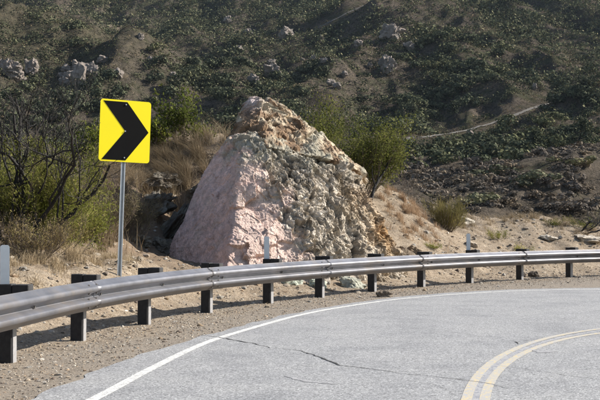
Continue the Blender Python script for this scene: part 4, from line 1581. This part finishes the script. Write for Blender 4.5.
def frame_at(s):
    p = along(RAIL, s)
    q = along(RAIL, np.atleast_1d(s) + .15)
    o = along(RAIL, np.atleast_1d(s) - .15)
    t = q - o
    t /= np.linalg.norm(t, axis=1)[:, None]
    road = np.stack([t[:, 1], -t[:, 0]], 1)
    return p, t, road


# posts stand on the ground with the road side slightly raised or lowered as the ground is
def post_ground(p):
    return float(h_near([p[0]], [p[1]])[0])


def section(s, off=0.0):
    p, t, road = frame_at(np.atleast_1d(s))
    z0 = rail_top - .311
    V = []
    for o_, h_ in PROF:
        V.append(np.column_stack([p + road * (RAIL_OUT + o_ + off), np.full(len(p), z0 + h_)]))
    return np.stack(V, 1)   # n x k x 3


def rail_panel(s0, s1, off):
    n = int((s1 - s0) / .12) + 2
    s = np.linspace(s0, s1, n)
    front = section(s, off)
    back = section(s, off - .004)
    k = len(PROF)
    V = np.concatenate([front, back], 1).reshape(-1, 3)
    V[:, 0] -= pt0[0]
    V[:, 1] -= pt0[1]
    K2 = 2 * k
    Fc = []
    for i in range(n - 1):
        for j in range(k - 1):
            a = i * K2 + j
            Fc.append((a, a + K2, a + K2 + 1, a + 1))
            a = i * K2 + k + j
            Fc.append((a, a + 1, a + K2 + 1, a + K2))
        for j, jj in ((0, k), (k - 1, 2 * k - 1)):
            a, b2 = i * K2 + j, i * K2 + jj
            Fc.append((a, b2, b2 + K2, a + K2))
    for i in (0, n - 1):
        for j in range(k - 1):
            a = i * K2 + j
            Fc.append((a, a + 1, a + 1 + k, a + k))
    return np_mesh('rail_panel', V, np.array(Fc), True)


# splices sit just before every second post
spl = [S_POST[i] - .33 for i in (1, 3, 5, 7, 9, 11, 13)]
spl = [spl[0] - 3.8] + spl + [S_POST[-1] + .4]
bolt_me = bm_mesh('splice_bolt', lambda bm: (bmesh.ops.create_cone(bm, cap_ends=True, segments=10, radius1=.016, radius2=.010, depth=.014)), 0)
bolt_me.materials.append(MAT_BOLT)
panels = []
for i in range(len(spl) - 1):
    o = link('rail_panel', rail_panel(spl[i] - .16, spl[i + 1] + .16, .0045 if i % 2 else 0.0), MAT_GALV, guard)
    panels.append(o)


def put_bolt(s, h_, out, parent, nm='splice_bolt', off=0.0):
    p, t, road = frame_at(s)
    o = bpy.data.objects.new(nm, bolt_me)
    COL.objects.link(o)
    o.parent = parent
    q = p[0] + road[0] * (RAIL_OUT + out + off + .006)
    o.location = (q[0] - pt0[0], q[1] - pt0[1], rail_top - .311 + h_)
    o.rotation_euler = Vector((road[0][0], road[0][1], 0)).to_track_quat('Z', 'Y').to_euler()
    return o


for i in range(1, len(spl) - 1):
    par = panels[i] if i % 2 else panels[i - 1]
    for ds in (-.11, .11):
        for h_ in (.042, .124, .187, .269):
            put_bolt(spl[i] + ds, h_, .049, par, off=.0045)
for i in range(len(spl) - 1):
    for sp_ in S_POST:
        if spl[i] < sp_ < spl[i + 1]:
            put_bolt(sp_, .155, .016, panels[i], 'post_bolt', off=.0045)
            # the unused slot bolts along the valley midway
post_me = bm_mesh('post', lambda bm: add_box(bm, (0, .068, .06), (.115, .135, 1.32)), .006)
post_me.materials.append(MAT_POST)
block_me = bm_mesh('spacer_block', lambda bm: add_box(bm, (0, -.084, .54), (.13, .155, .36)), .006)
block_me.materials.append(MAT_POST)
flange_me = bm_mesh('post_plate', lambda bm: add_box(bm, (.0, -.005, .05), (.085, .008, .62)), .001)
flange_me.materials.append(MAT_FLANGE)


def build_plate(bm):
    r = .042
    vs = []
    pts = [(-r, 0), (r, 0), (r, .355), (r * .9, .368), (r * .6, .377), (-r * .6, .377), (-r * .9, .368), (-r, .355)]
    f = bm.faces.new([bm.verts.new((x_, 0, z_)) for x_, z_ in pts])
    e = bmesh.ops.extrude_face_region(bm, geom=[f])
    for v in e['geom']:
        if isinstance(v, bmesh.types.BMVert):
            v.co.y += .006


plate_me = bm_mesh('marker_plate', build_plate)
plate_me.materials.append(MAT_PLATE)
rr = random.Random(4)
for i, s in enumerate(S_POST):
    p, t, road = frame_at(s)
    p, t, road = p[0], t[0], road[0]
    ang = math.atan2(t[1], t[0])
    top_h = .725
    o = bpy.data.objects.new('post', post_me)
    COL.objects.link(o)
    o.parent = guard
    o.location = (p[0] - pt0[0], p[1] - pt0[1], rr.uniform(-.006, .006))
    o.rotation_euler = (rr.uniform(-.008, .008), rr.uniform(-.008, .008), ang + rr.uniform(-.03, .03))
    bl = bpy.data.objects.new('spacer_block', block_me)
    COL.objects.link(bl)
    bl.parent = o
    bl.location = (0, 0, rr.uniform(-.008, .008))
    fl = bpy.data.objects.new('post_plate', flange_me)
    COL.objects.link(fl)
    fl.parent = o
    if i in (2, 6, 10):
        pl = bpy.data.objects.new('marker_plate', plate_me)
        COL.objects.link(pl)
        pl.parent = o
        pl.location = (-.03, .075, .70)
        pl.rotation_euler = (0, 0, -ang + math.atan2(-p[0], p[1]) * .8 + .1)

# ------------------------------------------------------------------ chevron sign
sg = P(119, 275, 16.1)
gz = h_near([sg[0]], [sg[1]])[0]
sign = empty('chevron_sign', (sg[0], sg[1], gz), 'yellow road sign with a black chevron pointing right on a steel post', 'road sign')
SW, SH = .77, .905
s_bot = CAM_H + (225 - 162) / 1100 * 16.1 - gz


def rounded(w, h, r, n=6):
    pts = []
    for cx, cy, a0 in ((w / 2 - r, h / 2 - r, 0), (-w / 2 + r, h / 2 - r, 90), (-w / 2 + r, -h / 2 + r, 180), (w / 2 - r, -h / 2 + r, 270)):
        for k in range(n + 1):
            a = R(a0 + 90 * k / n)
            pts.append((cx + r * math.cos(a), cy + r * math.sin(a)))
    return pts


def extr(pts, y0, y1):
    def b(bm):
        f = bm.faces.new([bm.verts.new((x_, y0, z_)) for x_, z_ in pts])
        e = bmesh.ops.extrude_face_region(bm, geom=[f])
        for v in e['geom']:
            if isinstance(v, bmesh.types.BMVert):
                v.co.y = y1
    return b


yaw = R(27)
roll = R(1.8)
face = bpy.data.objects.new('sign_panel', bm_mesh('sign_panel', extr(rounded(SW, SH, .045), -.032, -.029)))
face.data.materials.append(MAT_SYEL)
COL.objects.link(face)
face.parent = sign
zc = s_bot + SH / 2
mt = Matrix.Rotation(roll, 4, 'Y') @ Matrix.Translation((.01, 0, zc)) @ Matrix.Rotation(yaw, 4, 'Z')
face.matrix_local = mt
u = lambda a, b_: ((a - .5) * SW, (.5 - b_) * SH)
chev = [u(.055, .028), u(.525, .028), u(.965, .50), u(.525, .972), u(.055, .972), u(.50, .50)]
ch = link('chevron', bm_mesh('chevron', extr(chev, -.0345, -.0325)), MAT_SBLK, face)
for b_ in (.07, .50, .93):
    o = link('sign_bolt', bm_mesh('sign_bolt', lambda bm: bmesh.ops.create_cone(bm, cap_ends=True, segments=12, radius1=.012, radius2=.009, depth=.010,
             matrix=Matrix.Translation((0, -.037, 0)) @ Matrix.Rotation(R(90), 4, 'X'))), MAT_SPOST, face)
    o.location = (u(.5, b_)[0], 0, u(.5, b_)[1])


def build_signpost(bm):
    # U-channel with flanges
    w, dpt, t = .034, .03, .004
    sec = [(-w, 0), (-w + .012, 0), (-w + .02, dpt), (w - .02, dpt), (w - .012, 0), (w, 0), (w, -t), (w - .015, -t), (w - .024, dpt - t), (-w + .024, dpt - t), (-w + .015, -t), (-w, -t)]
    f = bm.faces.new([bm.verts.new((x_, y_ - .024, -.4)) for x_, y_ in sec])
    e = bmesh.ops.extrude_face_region(bm, geom=[f])
    for v in e['geom']:
        if isinstance(v, bmesh.types.BMVert):
            v.co.z = s_bot + SH * .97


sp = link('sign_post', bm_mesh('sign_post', build_signpost), MAT_SPOST, sign)
sp.matrix_local = Matrix.Rotation(roll, 4, 'Y') @ Matrix.Rotation(yaw, 4, 'Z')

# ------------------------------------------------------------------ air
hz_m = bpy.data.materials.new('air_haze')
hz_m.use_nodes = True
nt = hz_m.node_tree
nt.nodes.remove(nt.nodes['Principled BSDF'])
pv = nt.nodes.new('ShaderNodeVolumePrincipled')
pv.inputs['Color'].default_value = (.66, .80, 1.0, 1)
pv.inputs['Density'].default_value = .000045
pv.inputs['Anisotropy'].default_value = .2
nt.links.new(pv.outputs[0], nt.nodes['Material Output'].inputs['Volume'])


def hz(bm):
    x0, x1, y0, y1, z0, z1 = -460, 480, -12, 720, -24, 235
    add_box(bm, ((x0 + x1) / 2, (y0 + y1) / 2, (z0 + z1) / 2), (x1 - x0, y1 - y0, z1 - z0))


link('haze', bm_mesh('haze', hz), hz_m, kind='stuff', label='thin bluish air over the valley')
